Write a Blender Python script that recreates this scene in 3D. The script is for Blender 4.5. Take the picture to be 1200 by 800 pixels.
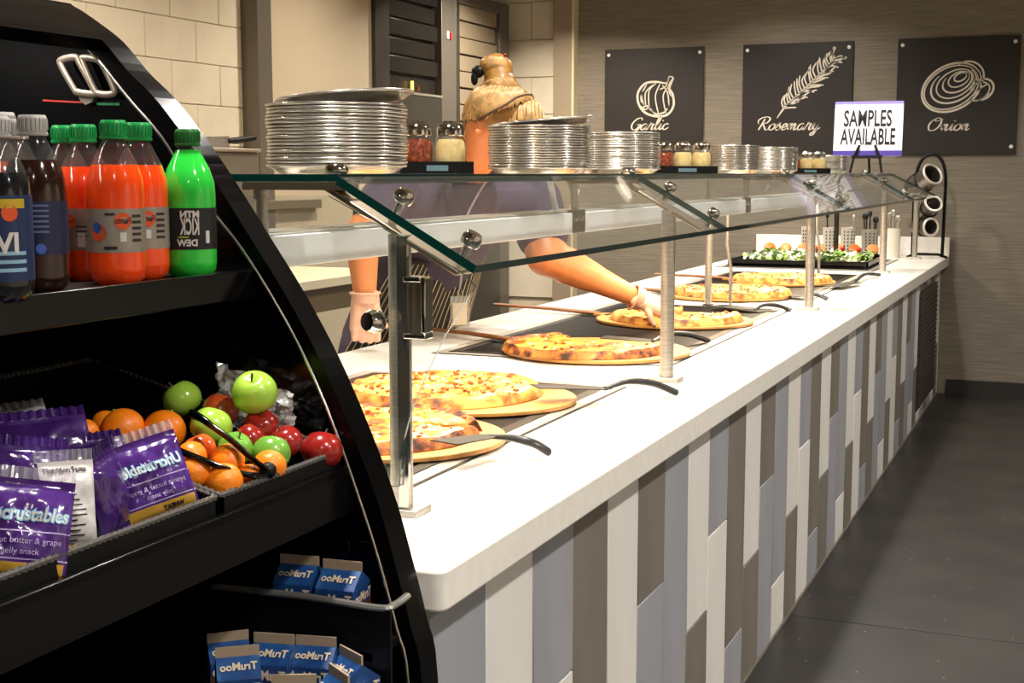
import bpy, math, random
from mathutils import Vector as V, Matrix, Euler, Quaternion, noise
PI = math.pi
RD = random.Random(11)
scn = bpy.context.scene
COL = scn.collection
for o in list(bpy.data.objects): bpy.data.objects.remove(o)

# ------------------------------------------------------------------ camera
CAM_Z = 1.50; FPX = 1603.0
TILT = math.atan(197/1603.0); YAW = math.atan(669/math.hypot(1603, 197))
cd = bpy.data.cameras.new('camera'); cam = bpy.data.objects.new('camera', cd); COL.objects.link(cam)
cd.sensor_width = 36; cd.lens = 36*FPX/1200; cd.clip_start = .05; cd.clip_end = 60
cam.location = (0, 0, CAM_Z); cam.rotation_euler = (PI/2-TILT, 0, YAW)
scn.camera = cam
FW = V((-math.sin(YAW)*math.cos(TILT), math.cos(YAW)*math.cos(TILT), -math.sin(TILT)))
RT = V((math.cos(YAW), math.sin(YAW), 0)); UP = RT.cross(FW)
def at(u, v, x=None, y=None, z=None):
    """world point on a plane x=, y= or z= measured from the photograph"""
    d = FW*FPX + RT*(u-600) - UP*(v-400)
    if x is not None: t = x/d.x
    elif y is not None: t = y/d.y
    else: t = (z-CAM_Z)/d.z
    return V((0, 0, CAM_Z)) + d*t

# ------------------------------------------------------------------ light and exposure
scn.view_settings.view_transform = 'Standard'; scn.view_settings.look = 'None'
scn.view_settings.gamma = 1; scn.view_settings.use_curve_mapping = False
scn.view_settings.exposure = 0.25
w = bpy.data.worlds.new('world'); scn.world = w; w.use_nodes = True
w.node_tree.nodes['Background'].inputs[0].default_value = (1.0, .86, .70, 1)
w.node_tree.nodes['Background'].inputs[1].default_value = .08
CEIL = 3.0
def area(name, loc, size, power, color=(1, .82, .6), rot=(0, 0, 0), sy=None, spread=PI):
    l = bpy.data.lights.new(name, 'AREA'); l.energy = power; l.color = color; l.spread = spread
    if sy: l.shape = 'RECTANGLE'; l.size = size; l.size_y = sy
    else: l.shape = 'DISK'; l.size = size
    o = bpy.data.objects.new(name, l); o.location = loc; o.rotation_euler = rot; COL.objects.link(o)
    return o
# recessed ceiling downlights: (x, y, watts); their fixtures are built further down
DOWN = [(-1.15, 1.6, 27), (-1.15, 3.6, 28), (-1.15, 5.6, 28), (-1.15, 7.6, 28),
        (0.75, 1.0, 36), (0.75, 3.4, 38), (0.75, 5.8, 34), (0.75, 8.2, 20), (-1.9, 8.7, 20), (0.9, -1.3, 40), (2.3, 1.2, 36), (2.3, 5.0, 30),  # last three are out of view, added to brighten the metal
        (-3.1, 4.6, 24), (-3.1, 6.6, 26), (-3.3, 8.5, 60), (-2.8, 2.6, 10)]
for i, (x, y, p) in enumerate(DOWN):
    area('downlight_lamp', (x, y, CEIL-.012), .16, p, (1, .95, .88) if x > -2 else (1, .89, .73), spread=2.4)

# ------------------------------------------------------------------ materials
def lin(h):
    if isinstance(h, str):
        h = h.lstrip('#'); c = [int(h[i:i+2], 16)/255 for i in (0, 2, 4)]
        return tuple(x/12.92 if x <= .04045 else ((x+.055)/1.055)**2.4 for x in c)
    return tuple(h)
MATS = {}
def mat(name, color, rough=.5, metal=0, var=0.0, scale=8, color2=None, bump=0, bscale=None, stretch=(1, 1, 1), coat=0, spec=.5, sheen=0, sss=0, lo=.4, hi=.6, detail=4):
    if name in MATS: return MATS[name]
    m = bpy.data.materials.new(name); m.use_nodes = True; nt = m.node_tree; N = nt.nodes; L = nt.links
    b = N['Principled BSDF']; c = lin(color)
    b.inputs['Base Color'].default_value = (*c, 1); b.inputs['Roughness'].default_value = rough
    b.inputs['Metallic'].default_value = metal; b.inputs['Coat Weight'].default_value = coat
    b.inputs['Specular IOR Level'].default_value = spec
    if sss: b.inputs['Subsurface Weight'].default_value = sss; b.inputs['Subsurface Radius'].default_value = (.02, .008, .004)
    tc = N.new('ShaderNodeTexCoord'); mp = N.new('ShaderNodeMapping'); mp.inputs['Scale'].default_value = stretch
    L.new(tc.outputs['Object'], mp.inputs['Vector'])
    nz = N.new('ShaderNodeTexNoise'); nz.inputs['Scale'].default_value = scale; nz.inputs['Detail'].default_value = detail
    L.new(mp.outputs['Vector'], nz.inputs['Vector'])
    if color2 is not None or var:
        c2 = lin(color2) if color2 is not None else tuple(max(0, x*(1-var)) for x in c)
        rp = N.new('ShaderNodeValToRGB'); rp.color_ramp.elements[0].position = lo; rp.color_ramp.elements[1].position = hi
        rp.color_ramp.elements[0].color = (*c, 1); rp.color_ramp.elements[1].color = (*c2, 1)
        L.new(nz.outputs['Fac'], rp.inputs['Fac']); L.new(rp.outputs['Color'], b.inputs['Base Color'])
    if bump:
        nb = nz
        if bscale:
            nb = N.new('ShaderNodeTexNoise'); nb.inputs['Scale'].default_value = bscale; nb.inputs['Detail'].default_value = 5
            L.new(mp.outputs['Vector'], nb.inputs['Vector'])
        bp = N.new('ShaderNodeBump'); bp.inputs['Strength'].default_value = bump; bp.inputs['Distance'].default_value = .01
        L.new(nb.outputs['Fac'], bp.inputs['Height']); L.new(bp.outputs['Normal'], b.inputs['Normal'])
    MATS[name] = m; return m
def ramp_mat(name, stops, scale=20, rough=.5, bump=.3, stretch=(1, 1, 1), coat=0, detail=5, bdist=.01, metal=0):
    m = mat(name, (1, 1, 1), rough=rough, coat=coat, metal=metal); nt = m.node_tree; N = nt.nodes; L = nt.links; b = N['Principled BSDF']
    nz = [n for n in N if n.type == 'TEX_NOISE'][0]; nz.inputs['Scale'].default_value = scale; nz.inputs['Detail'].default_value = detail
    [n for n in N if n.type == 'MAPPING'][0].inputs['Scale'].default_value = stretch
    rp = N.new('ShaderNodeValToRGB'); cr = rp.color_ramp
    while len(cr.elements) < len(stops): cr.elements.new(.5)
    for e, (p, c) in zip(cr.elements, stops): e.position = p; e.color = (*lin(c), 1)
    L.new(nz.outputs['Fac'], rp.inputs['Fac']); L.new(rp.outputs['Color'], b.inputs['Base Color'])
    if bump:
        bp = N.new('ShaderNodeBump'); bp.inputs['Strength'].default_value = bump; bp.inputs['Distance'].default_value = bdist
        L.new(nz.outputs['Fac'], bp.inputs['Height']); L.new(bp.outputs['Normal'], b.inputs['Normal'])
    return m
def clear_mat(name, tint=(.95, .97, .96), haze=.0, dcol=(.6, .56, .5), rough=.02, graze=.5, boost=0.0):
    """thin clear sheet: straight-through light plus fresnel gloss and a little dust"""
    if name in MATS: return MATS[name]
    m = bpy.data.materials.new(name); m.use_nodes = True; nt = m.node_tree; N = nt.nodes; L = nt.links
    N.remove(N['Principled BSDF']); out = N['Material Output']
    tr = N.new('ShaderNodeBsdfTransparent'); tr.inputs[0].default_value = (*tint, 1)
    gl = N.new('ShaderNodeBsdfGlossy'); gl.inputs['Roughness'].default_value = rough
    fr = N.new('ShaderNodeLayerWeight'); fr.inputs['Blend'].default_value = .5
    pw = N.new('ShaderNodeMath'); pw.operation = 'POWER'; pw.inputs[1].default_value = 5; L.new(fr.outputs['Facing'], pw.inputs[0])
    ad = N.new('ShaderNodeMath'); ad.operation = 'MULTIPLY_ADD'; ad.inputs[1].default_value = graze; ad.inputs[2].default_value = .02+boost; ad.use_clamp = True
    L.new(pw.outputs[0], ad.inputs[0])
    mx = N.new('ShaderNodeMixShader'); L.new(ad.outputs[0], mx.inputs[0]); L.new(tr.outputs[0], mx.inputs[1]); L.new(gl.outputs[0], mx.inputs[2])
    last = mx
    if haze:  # diffuse veil painted in for haze and glints
        df = N.new('ShaderNodeBsdfDiffuse'); df.inputs[0].default_value = (*dcol, 1)
        m2 = N.new('ShaderNodeMixShader'); m2.inputs[0].default_value = haze
        L.new(mx.outputs[0], m2.inputs[1]); L.new(df.outputs[0], m2.inputs[2]); last = m2
    L.new(last.outputs[0], out.inputs['Surface'])
    MATS[name] = m; return m
def glow_mat(name, color, strength):
    m = mat(name, color, .6); b = m.node_tree.nodes['Principled BSDF']
    b.inputs['Emission Color'].default_value = (*lin(color), 1); b.inputs['Emission Strength'].default_value = strength
    return m

# ------------------------------------------------------------------ mesh builder
def wloc(o):
    l = V((0, 0, 0))
    while o is not None: l = l + o.location; o = o.parent
    return l
class MB:
    def __init__(s): s.v = []; s.f = []; s.m = []; s.cur = 0
    def face(s, idx): s.f.append(tuple(idx)); s.m.append(s.cur)
    def box(s, a, b, M=None):
        n = len(s.v)
        for x in (a[0], b[0]):
            for y in (a[1], b[1]):
                for z in (a[2], b[2]):
                    p = V((x, y, z)); s.v.append(M @ p if M else p)
        for q in ((0, 1, 3, 2), (4, 6, 7, 5), (0, 4, 5, 1), (2, 3, 7, 6), (0, 2, 6, 4), (1, 5, 7, 3)): s.face([n+i for i in q])
        return s
    def prism(s, pts, d, cap=True):
        """closed polygon pts (3D, in order) swept along d"""
        n = len(s.v); k = len(pts); d = V(d)
        s.v += [V(p) for p in pts] + [V(p)+d for p in pts]
        for i in range(k):
            j = (i+1) % k; s.face((n+i, n+j, n+k+j, n+k+i))
        if cap: s.face([n+i for i in range(k)][::-1]); s.face([n+k+i for i in range(k)])
        return s
    def tube(s, path, r, n=8, closed=False, caps=True, flat=1.0, up=None):
        path = [V(p) for p in path]; k = len(path); b0 = len(s.v)
        rr = r if isinstance(r, (list, tuple)) else [r]*k
        prev = None
        for i, p in enumerate(path):
            if closed: t = path[(i+1) % k]-path[i-1]
            else: t = path[min(i+1, k-1)]-path[max(i-1, 0)]
            t = t.normalized() if t.length > 1e-9 else V((0, 0, 1))
            if prev is None:
                a = V(up) if up else (V((0, 0, 1)) if abs(t.z) < .9 else V((1, 0, 0)))
                prev = (a - t*a.dot(t)).normalized()
            else:
                q = prev - t*prev.dot(t); prev = q.normalized() if q.length > 1e-6 else prev
            bi = t.cross(prev)
            for j in range(n):
                a = 2*PI*j/n; s.v.append(p + prev*(math.cos(a)*rr[i]*flat) + bi*(math.sin(a)*rr[i]))
        for i in range(k if closed else k-1):
            for j in range(n):
                a = b0+i*n+j; b = b0+i*n+(j+1) % n; c = b0+((i+1) % k)*n+(j+1) % n; d = b0+((i+1) % k)*n+j
                s.face((a, b, c, d))
        if caps and not closed:
            s.face([b0+j for j in range(n)][::-1]); s.face([b0+(k-1)*n+j for j in range(n)])
        return s
    def lathe(s, prof, n=24, c=(0, 0, 0), M=None, caps=False):
        b0 = len(s.v); k = len(prof); c = V(c)
        for (r, z) in prof:
            for j in range(n):
                a = 2*PI*j/n; p = V((r*math.cos(a), r*math.sin(a), z)); p = M @ p if M else p
                s.v.append(p+c)
        for i in range(k-1):
            for j in range(n): s.face((b0+i*n+j, b0+i*n+(j+1) % n, b0+(i+1)*n+(j+1) % n, b0+(i+1)*n+j))
        if caps or prof[0][0] > 1e-5: s.face([b0+j for j in range(n)][::-1])
        if caps or prof[-1][0] > 1e-5: s.face([b0+(k-1)*n+j for j in range(n)])
        return s
    def ball(s, c, r, n=12, M=None):
        rx, ry, rz = r if isinstance(r, (list, tuple, V)) else (r, r, r)
        b0 = len(s.v); k = max(6, n*2//3); c = V(c)
        for i in range(1, k):
            t = PI*i/k
            for j in range(n):
                a = 2*PI*j/n; p = V((rx*math.sin(t)*math.cos(a), ry*math.sin(t)*math.sin(a), -rz*math.cos(t)))
                s.v.append(c + (M @ p if M else p))
        p0 = len(s.v); s.v.append(c+(M @ V((0, 0, -rz)) if M else V((0, 0, -rz)))); s.v.append(c+(M @ V((0, 0, rz)) if M else V((0, 0, rz))))
        for i in range(k-2):
            for j in range(n): s.face((b0+i*n+j, b0+i*n+(j+1) % n, b0+(i+1)*n+(j+1) % n, b0+(i+1)*n+j))
        for j in range(n):
            s.face((p0, b0+(j+1) % n, b0+j)); s.face((p0+1, b0+(k-2)*n+j, b0+(k-2)*n+(j+1) % n))
        return s
    def cap(s, a, b, ra, rb, n=12):
        """tapered capsule with round ends"""
        a = V(a); b = V(b); d = (b-a); L = d.length; d = d.normalized() if L > 1e-6 else V((0, 0, 1))
        pts = []; rs = []
        for i in range(4): t = PI/2*i/4; pts.append(a-d*ra*math.cos(t)); rs.append(max(1e-4, ra*math.sin(t)))
        pts += [a, b]; rs += [ra, rb]
        for i in range(1, 5): t = PI/2*i/4; pts.append(b+d*rb*math.sin(t)); rs.append(max(1e-4, rb*math.cos(t)))
        return s.tube(pts, rs, n)
    def grid(s, fn, nu, nv, wrap=False):
        b0 = len(s.v)
        for i in range(nu+1):
            for j in range(nv+1): s.v.append(V(fn(i/nu, j/nv)))
        for i in range(nu):
            for j in range(nv):
                a = b0+i*(nv+1)+j; s.face((a, a+nv+1, a+nv+2, a+1))
        return s
    def stroke(s, pts, wd, nrm, cal=.0, thick=0):
        """flat pen stroke lying in the plane with normal nrm"""
        pts = [V(p) for p in pts]; b0 = len(s.v); k = len(pts); nrm = V(nrm)
        for i, p in enumerate(pts):
            t = (pts[min(i+1, k-1)]-pts[max(i-1, 0)]).normalized(); sd = t.cross(nrm).normalized()
            e = .35+.65*min(1, 6*min(i, k-1-i)/max(1, k-1))
            h = wd*.5*e*(1-cal+cal*abs(t.z)); s.v += [p+sd*h, p-sd*h]
        for i in range(k-1): a = b0+2*i; s.face((a, a+1, a+3, a+2))
        return s
    def build(s, name, mats, parent=None, world=True, smooth=40, bevel=0, origin=None, seg=2):
        me = bpy.data.meshes.new(name); o = bpy.data.objects.new(name, me); COL.objects.link(o)
        off = V((0, 0, 0))
        if parent is not None:
            o.parent = parent
            if world: off = wloc(parent)
        elif world:
            if origin is None:
                xs = [p.x for p in s.v]; ys = [p.y for p in s.v]; zs = [p.z for p in s.v]
                origin = V(((min(xs)+max(xs))/2, (min(ys)+max(ys))/2, min(zs)))
            off = V(origin); o.location = off
        me.from_pydata([tuple(p-off) for p in s.v], [], s.f)
        if not isinstance(mats, (list, tuple)): mats = [mats]
        for m in mats: me.materials.append(m)
        for p, mi in zip(me.polygons, s.m): p.material_index = mi
        me.update()
        if smooth:
            for p in me.polygons: p.use_smooth = True
            me.set_sharp_from_angle(angle=math.radians(smooth))
        if bevel:
            b = o.modifiers.new('bevel', 'BEVEL'); b.width = bevel; b.segments = seg; b.limit_method = 'ANGLE'; b.angle_limit = math.radians(40)
        return o
def tag(o, label=None, cat=None, group=None, kind=None):
    if label: o['label'] = label
    if cat: o['category'] = cat
    if group: o['group'] = group
    if kind: o['kind'] = kind
    return o
def thing(name, loc, label, cat, group=None, rz=0):
    o = bpy.data.objects.new(name, None); COL.objects.link(o); o.location = V(loc); o.rotation_euler = (0, 0, rz)
    o.empty_display_size = .05
    return tag(o, label, cat, group)
def children(o): return [c for c in bpy.data.objects if c.parent == o]
def copy_tree(o, parent=None):
    c = o.copy(); COL.objects.link(c); c.parent = parent
    for ch in o.children: copy_tree(ch, c)
    return c
def remesh(o, vox=.008, it=4):
    r = o.modifiers.new('remesh', 'REMESH'); r.mode = 'VOXEL'; r.voxel_size = vox; r.use_smooth_shade = True
    if it: sm = o.modifiers.new('smooth', 'SMOOTH'); sm.iterations = it; sm.factor = .5
    return o
def spline(pts, n=8, closed=False):
    pts = [V(p) if len(p) == 3 else V((p[0], p[1], 0)) for p in pts]; out = []; k = len(pts)
    for i in range(k if closed else k-1):
        if closed: p0, p1, p2, p3 = pts[i-1], pts[i], pts[(i+1) % k], pts[(i+2) % k]
        else: p0, p1, p2, p3 = pts[max(i-1, 0)], pts[i], pts[i+1], pts[min(i+2, k-1)]
        for j in range(n):
            t = j/n; out.append(.5*((2*p1)+(p2-p0)*t+(2*p0-5*p1+4*p2-p3)*t*t+(3*p1-p0-3*p2+p3)*t**3))
    if not closed: out.append(pts[-1])
    return out
def text(name, body, size, fn, m, parent=None, bold=0.0, shear=0.0, align='CENTER', world=True, width=None, sub=0):
    """lettering as a mesh; fn maps letter-plane (x, y) to a point"""
    cu = bpy.data.curves.new('lettering', 'FONT'); cu.body = body; cu.size = size; cu.align_x = align; cu.align_y = 'CENTER'
    cu.offset = bold; cu.shear = shear; cu.resolution_u = 3
    t = bpy.data.objects.new('lettering', cu); me = bpy.data.meshes.new_from_object(t)
    bpy.data.objects.remove(t)
    xs = [v.co.x for v in me.vertices]; k = 1
    if width and xs: k = width/(max(xs)-min(xs))
    mb = MB(); mb.v = [V(fn(v.co.x*k, v.co.y)) for v in me.vertices]
    for p in me.polygons: mb.face(p.vertices)
    bpy.data.meshes.remove(me)
    return mb.build(name, m, parent, world=world, smooth=0)
# ------------------------------------------------------------------ shared materials
M_white_top = mat('white_quartz', '#F2EDE4', .22, var=.05, scale=40, spec=.5)
M_steel = mat('brushed_steel', '#CFC8BD', .34, .75, var=.2, scale=30, stretch=(1, 1, 12))
M_chrome = mat('chrome', '#D8D4CE', .08, 1)
M_steel_dark = mat('dark_steel', '#55504A', .35, 1, var=.2, scale=14)
M_black = mat('black_gloss', '#080808', .16, spec=.3)
M_blackmat = mat('black_plastic', '#0C0C0C', .45, spec=.25)
M_glass = clear_mat('clear_guard_glass', (.95, .97, .965), haze=.02, dcol=(.62, .57, .5), graze=.30)  # diffuse share paints the grey haze of the reflected ceiling
M_edge = mat('glass_green_edge', '#06312B', .08, coat=.6)
M_whiteplastic = mat('white_enamel', '#E9E9EA', .4)
YW = 9.72          # far wall
CT = .94           # counter top height

# ------------------------------------------------------------------ setting
M_floor = ramp_mat('dark_speckled_floor', [(.0, '#171513'), (.42, '#23201D'), (.62, '#2C2824'), (1, '#36312C')], scale=3.2, rough=.42, bump=.04, detail=9)
nt = M_floor.node_tree
vor = nt.nodes.new('ShaderNodeTexVoronoi'); vor.voronoi_dimensions = '2D'; vor.inputs['Scale'].default_value = 4
tcn = [n for n in nt.nodes if n.type == 'TEX_COORD'][0]; nt.links.new(tcn.outputs['Object'], vor.inputs['Vector'])
vr = nt.nodes.new('ShaderNodeValToRGB'); vr.color_ramp.elements[0].position = .010; vr.color_ramp.elements[0].color = (.55, .5, .42, 1)
vr.color_ramp.elements[1].position = .016; vr.color_ramp.elements[1].color = (0, 0, 0, 1)
nt.links.new(vor.outputs['Distance'], vr.inputs['Fac'])
vm = nt.nodes.new('ShaderNodeMix'); vm.data_type = 'RGBA'; vm.blend_type = 'ADD'; vm.inputs[0].default_value = .55
src = nt.nodes['Principled BSDF'].inputs['Base Color'].links[0].from_socket
nt.links.new(src, vm.inputs[6]); nt.links.new(vr.outputs['Color'], vm.inputs[7]); nt.links.new(vm.outputs[2], nt.nodes['Principled BSDF'].inputs['Base Color'])
fl = tag(MB().box((-4.6, -3, -.06), (3.2, YW+.3, -.006)).build('floor', mat('floor_joint', '#5A5248', .8)), 'dark speckled floor', kind='structure')
for a, b in ((-3, .55), (.555, 4.548), (4.552, 8.6), (8.604, YW+.2)):
    MB().box((-4.6, a, -.006), (3.2, b, 0)).build('floor_slab', M_floor, fl)
M_grass = ramp_mat('grasscloth_wallpaper', [(.0, '#5E564A'), (.4, '#786F62'), (.6, '#857B6C'), (1, '#9E9280')], scale=9, rough=.75, bump=.2, stretch=(.45, 1, 11), detail=9, bdist=.004)
M_block = mat('cream_painted_block', '#E4D9C4', .55, var=.06, scale=5, bump=.08, bscale=60)
M_joint = mat('cream_block_joint', '#D8CCB4', .7)
M_tan = mat('tan_painted_trim', '#9A8B76', .55, var=.06, scale=3)
tag(MB().box((-3.51, YW, 0), (3.2, YW+.2, CEIL)).build('wall_back', M_grass), 'brown grasscloth wallpaper wall with herb posters', kind='structure')
tag(MB().box((-3.66, YW-.09, 0), (-3.51, YW+.2, CEIL)).build('trim_1', M_tan, bevel=.004), 'tan upright trim between block wall and wallpaper', kind='structure')
tag(MB().box((-3.512, YW-.095, 0), (-3.495, YW, CEIL)).build('trim_2', mat('pale_edge', '#D9C9A8', .5)), 'pale edge strip beside the wallpaper', kind='structure')
wk = tag(MB().box((-4.6, YW+.015, 0), (-3.66, YW+.2, CEIL)).build('wall_kitchen_back', M_joint), 'cream painted block wall behind the worker', kind='structure')
bz = .277
for r in range(2, 11):
    for c in range(3):
        x1 = -3.662-c*.42+(.21 if r % 2 else 0)
        x0 = max(-4.58, x1-.414); x1 = min(-3.662, x1)
        if x1-x0 > .02: MB().box((x0, YW, r*bz+.003), (x1, YW+.016, (r+1)*bz-.003)).build('block', M_block, wk, bevel=.003, seg=1)
wl = tag(MB().box((-4.6, -3, 0), (-4.115, 6.2, CEIL)).build('wall_left', M_joint), 'cream painted block wall at the left of the kitchen', kind='structure')
for r in range(2, 15):
    for c in range(8):
        y1 = 6.2-c*.405+(.2 if r % 2 else 0); y0 = y1-.4; y1 = min(6.198, y1)
        if y1-y0 > .02: MB().box((-4.117, y0, r*.2045+.0018), (-4.1, y1, (r+1)*.2045-.0018)).build('block', M_block, wl, bevel=.003, seg=1)
tag(MB().box((-4.6, 6.2, 0), (-4.0, 6.335, CEIL)).build('trim_3', mat('grey_post_paint', '#6E675E', .4, .3), bevel=.004), 'grey metal post beside the cream block wall', kind='structure')
tag(MB().box((-4.6, 6.335, 0), (-4.03, 7.5, CEIL)).build('wall_left_panel', mat('smooth_tan_panel', '#BFB098', .45, var=.05, scale=2)), 'smooth tan wall panel left of the dark oven cabinet', kind='structure')
tag(MB().box((3.2, -3, 0), (3.3, YW+.3, CEIL)).build('wall_right', mat('wall_paint', '#CFC3B0', .8)), kind='structure')
tag(MB().box((-4.6, -3.1, 0), (3.2, -3, CEIL)).build('wall_front', mat('wall_paint', '#CFC3B0', .8)), kind='structure')
tag(MB().box((-4.6, -3.1, CEIL), (3.3, YW+.3, CEIL+.1)).build('ceiling', mat('ceiling_paint', '#8F8677', .9)), kind='structure')
tag(MB().box((-.80, YW-.012, 0), (3.2, YW, .10)).build('baseboard_back', mat('dark_baseboard', '#2B2723', .5)), 'dark baseboard under the wallpaper wall', kind='structure')
M_lens = glow_mat('downlight_lens', (1, .85, .65), 4)
dl0 = None
for i, (x, y, p) in enumerate(DOWN):
    if dl0 is None:
        dl0 = thing('ceiling_downlight', (x, y, CEIL), 'unseen round recessed ceiling downlight above the serving counter and aisle, some added for brightness', 'downlight', 'recessed ceiling downlights')
        MB().lathe([(.095, 0), (.11, -.002), (.11, -.008), (.09, -.008), (.088, -.001)], 24).build('trim_ring', M_whiteplastic, dl0, world=False)
        MB().lathe([(.088, -.003), (.0001, -.003)], 24).build('lens', M_lens, dl0, world=False)
    else:
        c = copy_tree(dl0); c.location = (x, y, CEIL)

# ------------------------------------------------------------------ serving counter
X0, X1 = -.81, -2.13; Y0, Y1 = 1.70, YW-.005; TX = -.86
ctr = thing('serving_counter', (-1.45, (Y0+Y1)/2, 0), 'long serving counter clad in vertical white, grey and taupe tiles', 'counter')
MB().box((X1+.05, Y0+.035, 0), (TX-.014, Y1, .878)).build('body', mat('counter_core', '#8D8578', .7), ctr)
M_tw = mat('tile_white', '#E4E1DB', .4, var=.06, scale=6, stretch=(1, 1, .2), bump=.05, bscale=90)
M_tb = mat('tile_blue_grey', '#9D9EA4', .42, var=.10, scale=6, stretch=(1, 1, .2), bump=.05, bscale=90)
M_tt = mat('tile_taupe', '#7B746B', .45, var=.12, scale=6, stretch=(1, 1, .2), bump=.05, bscale=90)
PAT = {0: (M_tb, M_tw, .185), 1: (M_tw, M_tt, .362), 2: (M_tb, M_tw, .556), 3: (M_tt, M_tb, .185), 4: (M_tw, M_tt, .362), 5: (M_tt, M_tb, .556)}
TW = .2075; VY0, VY1, VZ0, VZ1 = 8.36, 9.42, .085, .79
tmesh = {}
def tile(y, z0, z1, m, wd=TW):
    d = RD.choice([0, .0006, .0012]); key = (round(z1-z0, 4), m.name, round(wd, 4))
    if key not in tmesh:
        o = MB().box((-.014, -wd/2+.0017, 0), (0, wd/2-.0017, z1-z0)).build('tile', m, ctr, world=False, bevel=.0015, seg=1); tmesh[key] = o
    else:
        o = tmesh[key].copy(); COL.objects.link(o); o.parent = ctr
    o.location = V((TX+d, y, z0))-ctr.location
k = 0; y = 1.757
while y < Y1-.03:
    up, low, j = PAT[k % 6]; wd = min(TW, Y1-y); yc = y+wd/2
    if VY0-.02 < y < VY1-.05:
        tile(yc, VZ1+.02, .876, up, wd); tile(yc, .012, VZ0-.018, low, wd)
    else:
        tile(yc, .012, j-.0017, low, wd); tile(yc, j+.0017, .876, up, wd)
    y += TW; k += 1
MB().box((TX-.016, Y0+.03, 0), (TX+.003, Y1, .010)).build('base_strip', M_steel, ctr)
MB().box((TX-.03, Y0+.033, 0), (TX+.002, 1.756, .876)).build('corner_trim', mat('corner_trim_grey', '#A5A29C', .35, .5), ctr)
M_grille = mat('dark_grille', '#3A342E', .5)
gr = MB().box((TX-.01, VY0, VZ0), (TX+.006, VY1, VZ1)).build('vent_grille', M_grille, ctr)
for i in range(22):
    z = VZ0+.03+i*(VZ1-VZ0-.06)/21
    MB().box((TX+.006, VY0+.03, z-.008), (TX+.013, VY1-.03, z+.006)).build('slat', M_grille, gr)
def rrect(x0, y0, x1, y1, z, r, n=5):
    pts = []
    for cx, cy, a0 in ((x1-r, y1-r, 0), (x0+r, y1-r, PI/2), (x0+r, y0+r, PI), (x1-r, y0+r, 1.5*PI)):
        for i in range(n+1): a = a0+PI/2*i/n; pts.append((cx+r*math.cos(a), cy+r*math.sin(a), z))
    return pts
ctop = tag(MB().prism(rrect(X1, Y0, X0, Y1, .878, .02), (0, 0, CT-.878)).build('countertop', M_white_top, bevel=.005, seg=3),
    'thick white countertop running the length of the tiled counter', 'countertop')
tag(MB().box((X1, Y1-.025, CT), (X0, Y1, CT+.13)).build('backsplash', M_white_top, bevel=.003), 'low cream upstand where the countertop meets the wallpaper wall', 'backsplash')

# hot wells let into the countertop
M_well = mat('black_hot_plate', '#0A0807', .45, var=.35, scale=9, spec=.08)
M_wellrim = mat('well_rim', '#171412', .35, .3)
WELLS = [(-1.86, 2.11, -1.085, 3.41, 'nearest black hot plate, set in the counter by the cooler'),
         (-1.86, 3.83, -1.085, 5.66, 'black hot plate under the worker\'s gloved hand'),
         (-1.86, 6.08, -1.085, 7.74, 'black hot plate carrying the two farther flatbread pizzas'),
         (-2.02, 8.06, -1.085, 9.20, 'farthest black plate, under the salad tray')]
for (a, b, c, d, lab) in WELLS:
    t = thing('hot_plate', ((a+c)/2, (b+d)/2, CT), lab, 'hot plate', 'hot plates set into the countertop')
    def ring(x0, y0, x1, y1, wd, z0, z1):
        m = MB()
        for q in (((x0, y0), (x1, y0+wd)), ((x0, y1-wd), (x1, y1)), ((x0, y0+wd), (x0+wd, y1-wd)), ((x1-wd, y0+wd), (x1, y1-wd))):
            m.box((*q[0], z0), (*q[1], z1))
        return m
    ring(a, b, c, d, .006, CT+.0002, CT+.002).build('gasket', M_blackmat, t)
    ring(a+.006, b+.006, c-.006, d-.006, .034, CT+.0002, CT+.003).build('steel_frame', mat('bright_frame', '#D9D3C9', .3, .6), t)
    ring(a+.04, b+.04, c-.04, d-.04, .03, CT+.0002, CT+.005).build('inner_rim', M_wellrim, t, bevel=.002)
    MB().box((a+.07, b+.07, CT+.0002), (c-.07, d-.07, CT+.003)).build('plate_surface', M_well, t)

# ------------------------------------------------------------------ sneeze guard
G = thing('sneeze_guard', (-1.1, 5.5, CT), 'long glass sneeze guard with shelf, sloped front and steel posts', 'sneeze guard')
ROWS = [1.985, 3.56, 5.67, 7.93]
SX0, SX1 = -1.105, -1.56            # shelf front and back
GX, GZ = -.868, 1.346               # lower edge of the sloped glass
SZ = 1.4985                         # shelf top
def slab(name, quad, nrm, th, parent):
    """glass sheet: two big faces clear, the rim green"""
    q = [V(p) for p in quad]; n = V(nrm).normalized()*th; m = MB(); b = len(m.v)
    m.v = q+[p+n for p in q]; k = len(q); m.cur = 0
    m.face(list(range(k))[::-1]); m.face([k+i for i in range(k)]); m.cur = 1
    for i in range(k): j = (i+1) % k; m.face((i, j, k+j, k+i))
    return m.build(name, [M_glass, M_edge], parent, smooth=0)
cuts = [1.935, 3.56, 5.67, 7.93, 9.25]
for i in range(4):
    a, b = cuts[i]+(.003 if i else 0), cuts[i+1]-.003
    be = b if i < 3 else 8.95
    slab('shelf_glass', [(SX1, a, SZ-.012), (SX0, a, SZ-.012), (SX0, be, SZ-.012), (SX1, be, SZ-.012)], (0, 0, 1), .012, G)
    dn = V((SX0-.004, 0, SZ-.016)); lo = V((GX, 0, GZ)); nrm = V(((dn.z-lo.z), 0, (lo.x-dn.x)))
    slab('front_glass', [(dn.x, a, dn.z), (dn.x, be, dn.z), (lo.x, b, lo.z), (lo.x, a, lo.z)], nrm, .014, G)
sl = (lo-dn).normalized(); sn = nrm.normalized()
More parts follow.
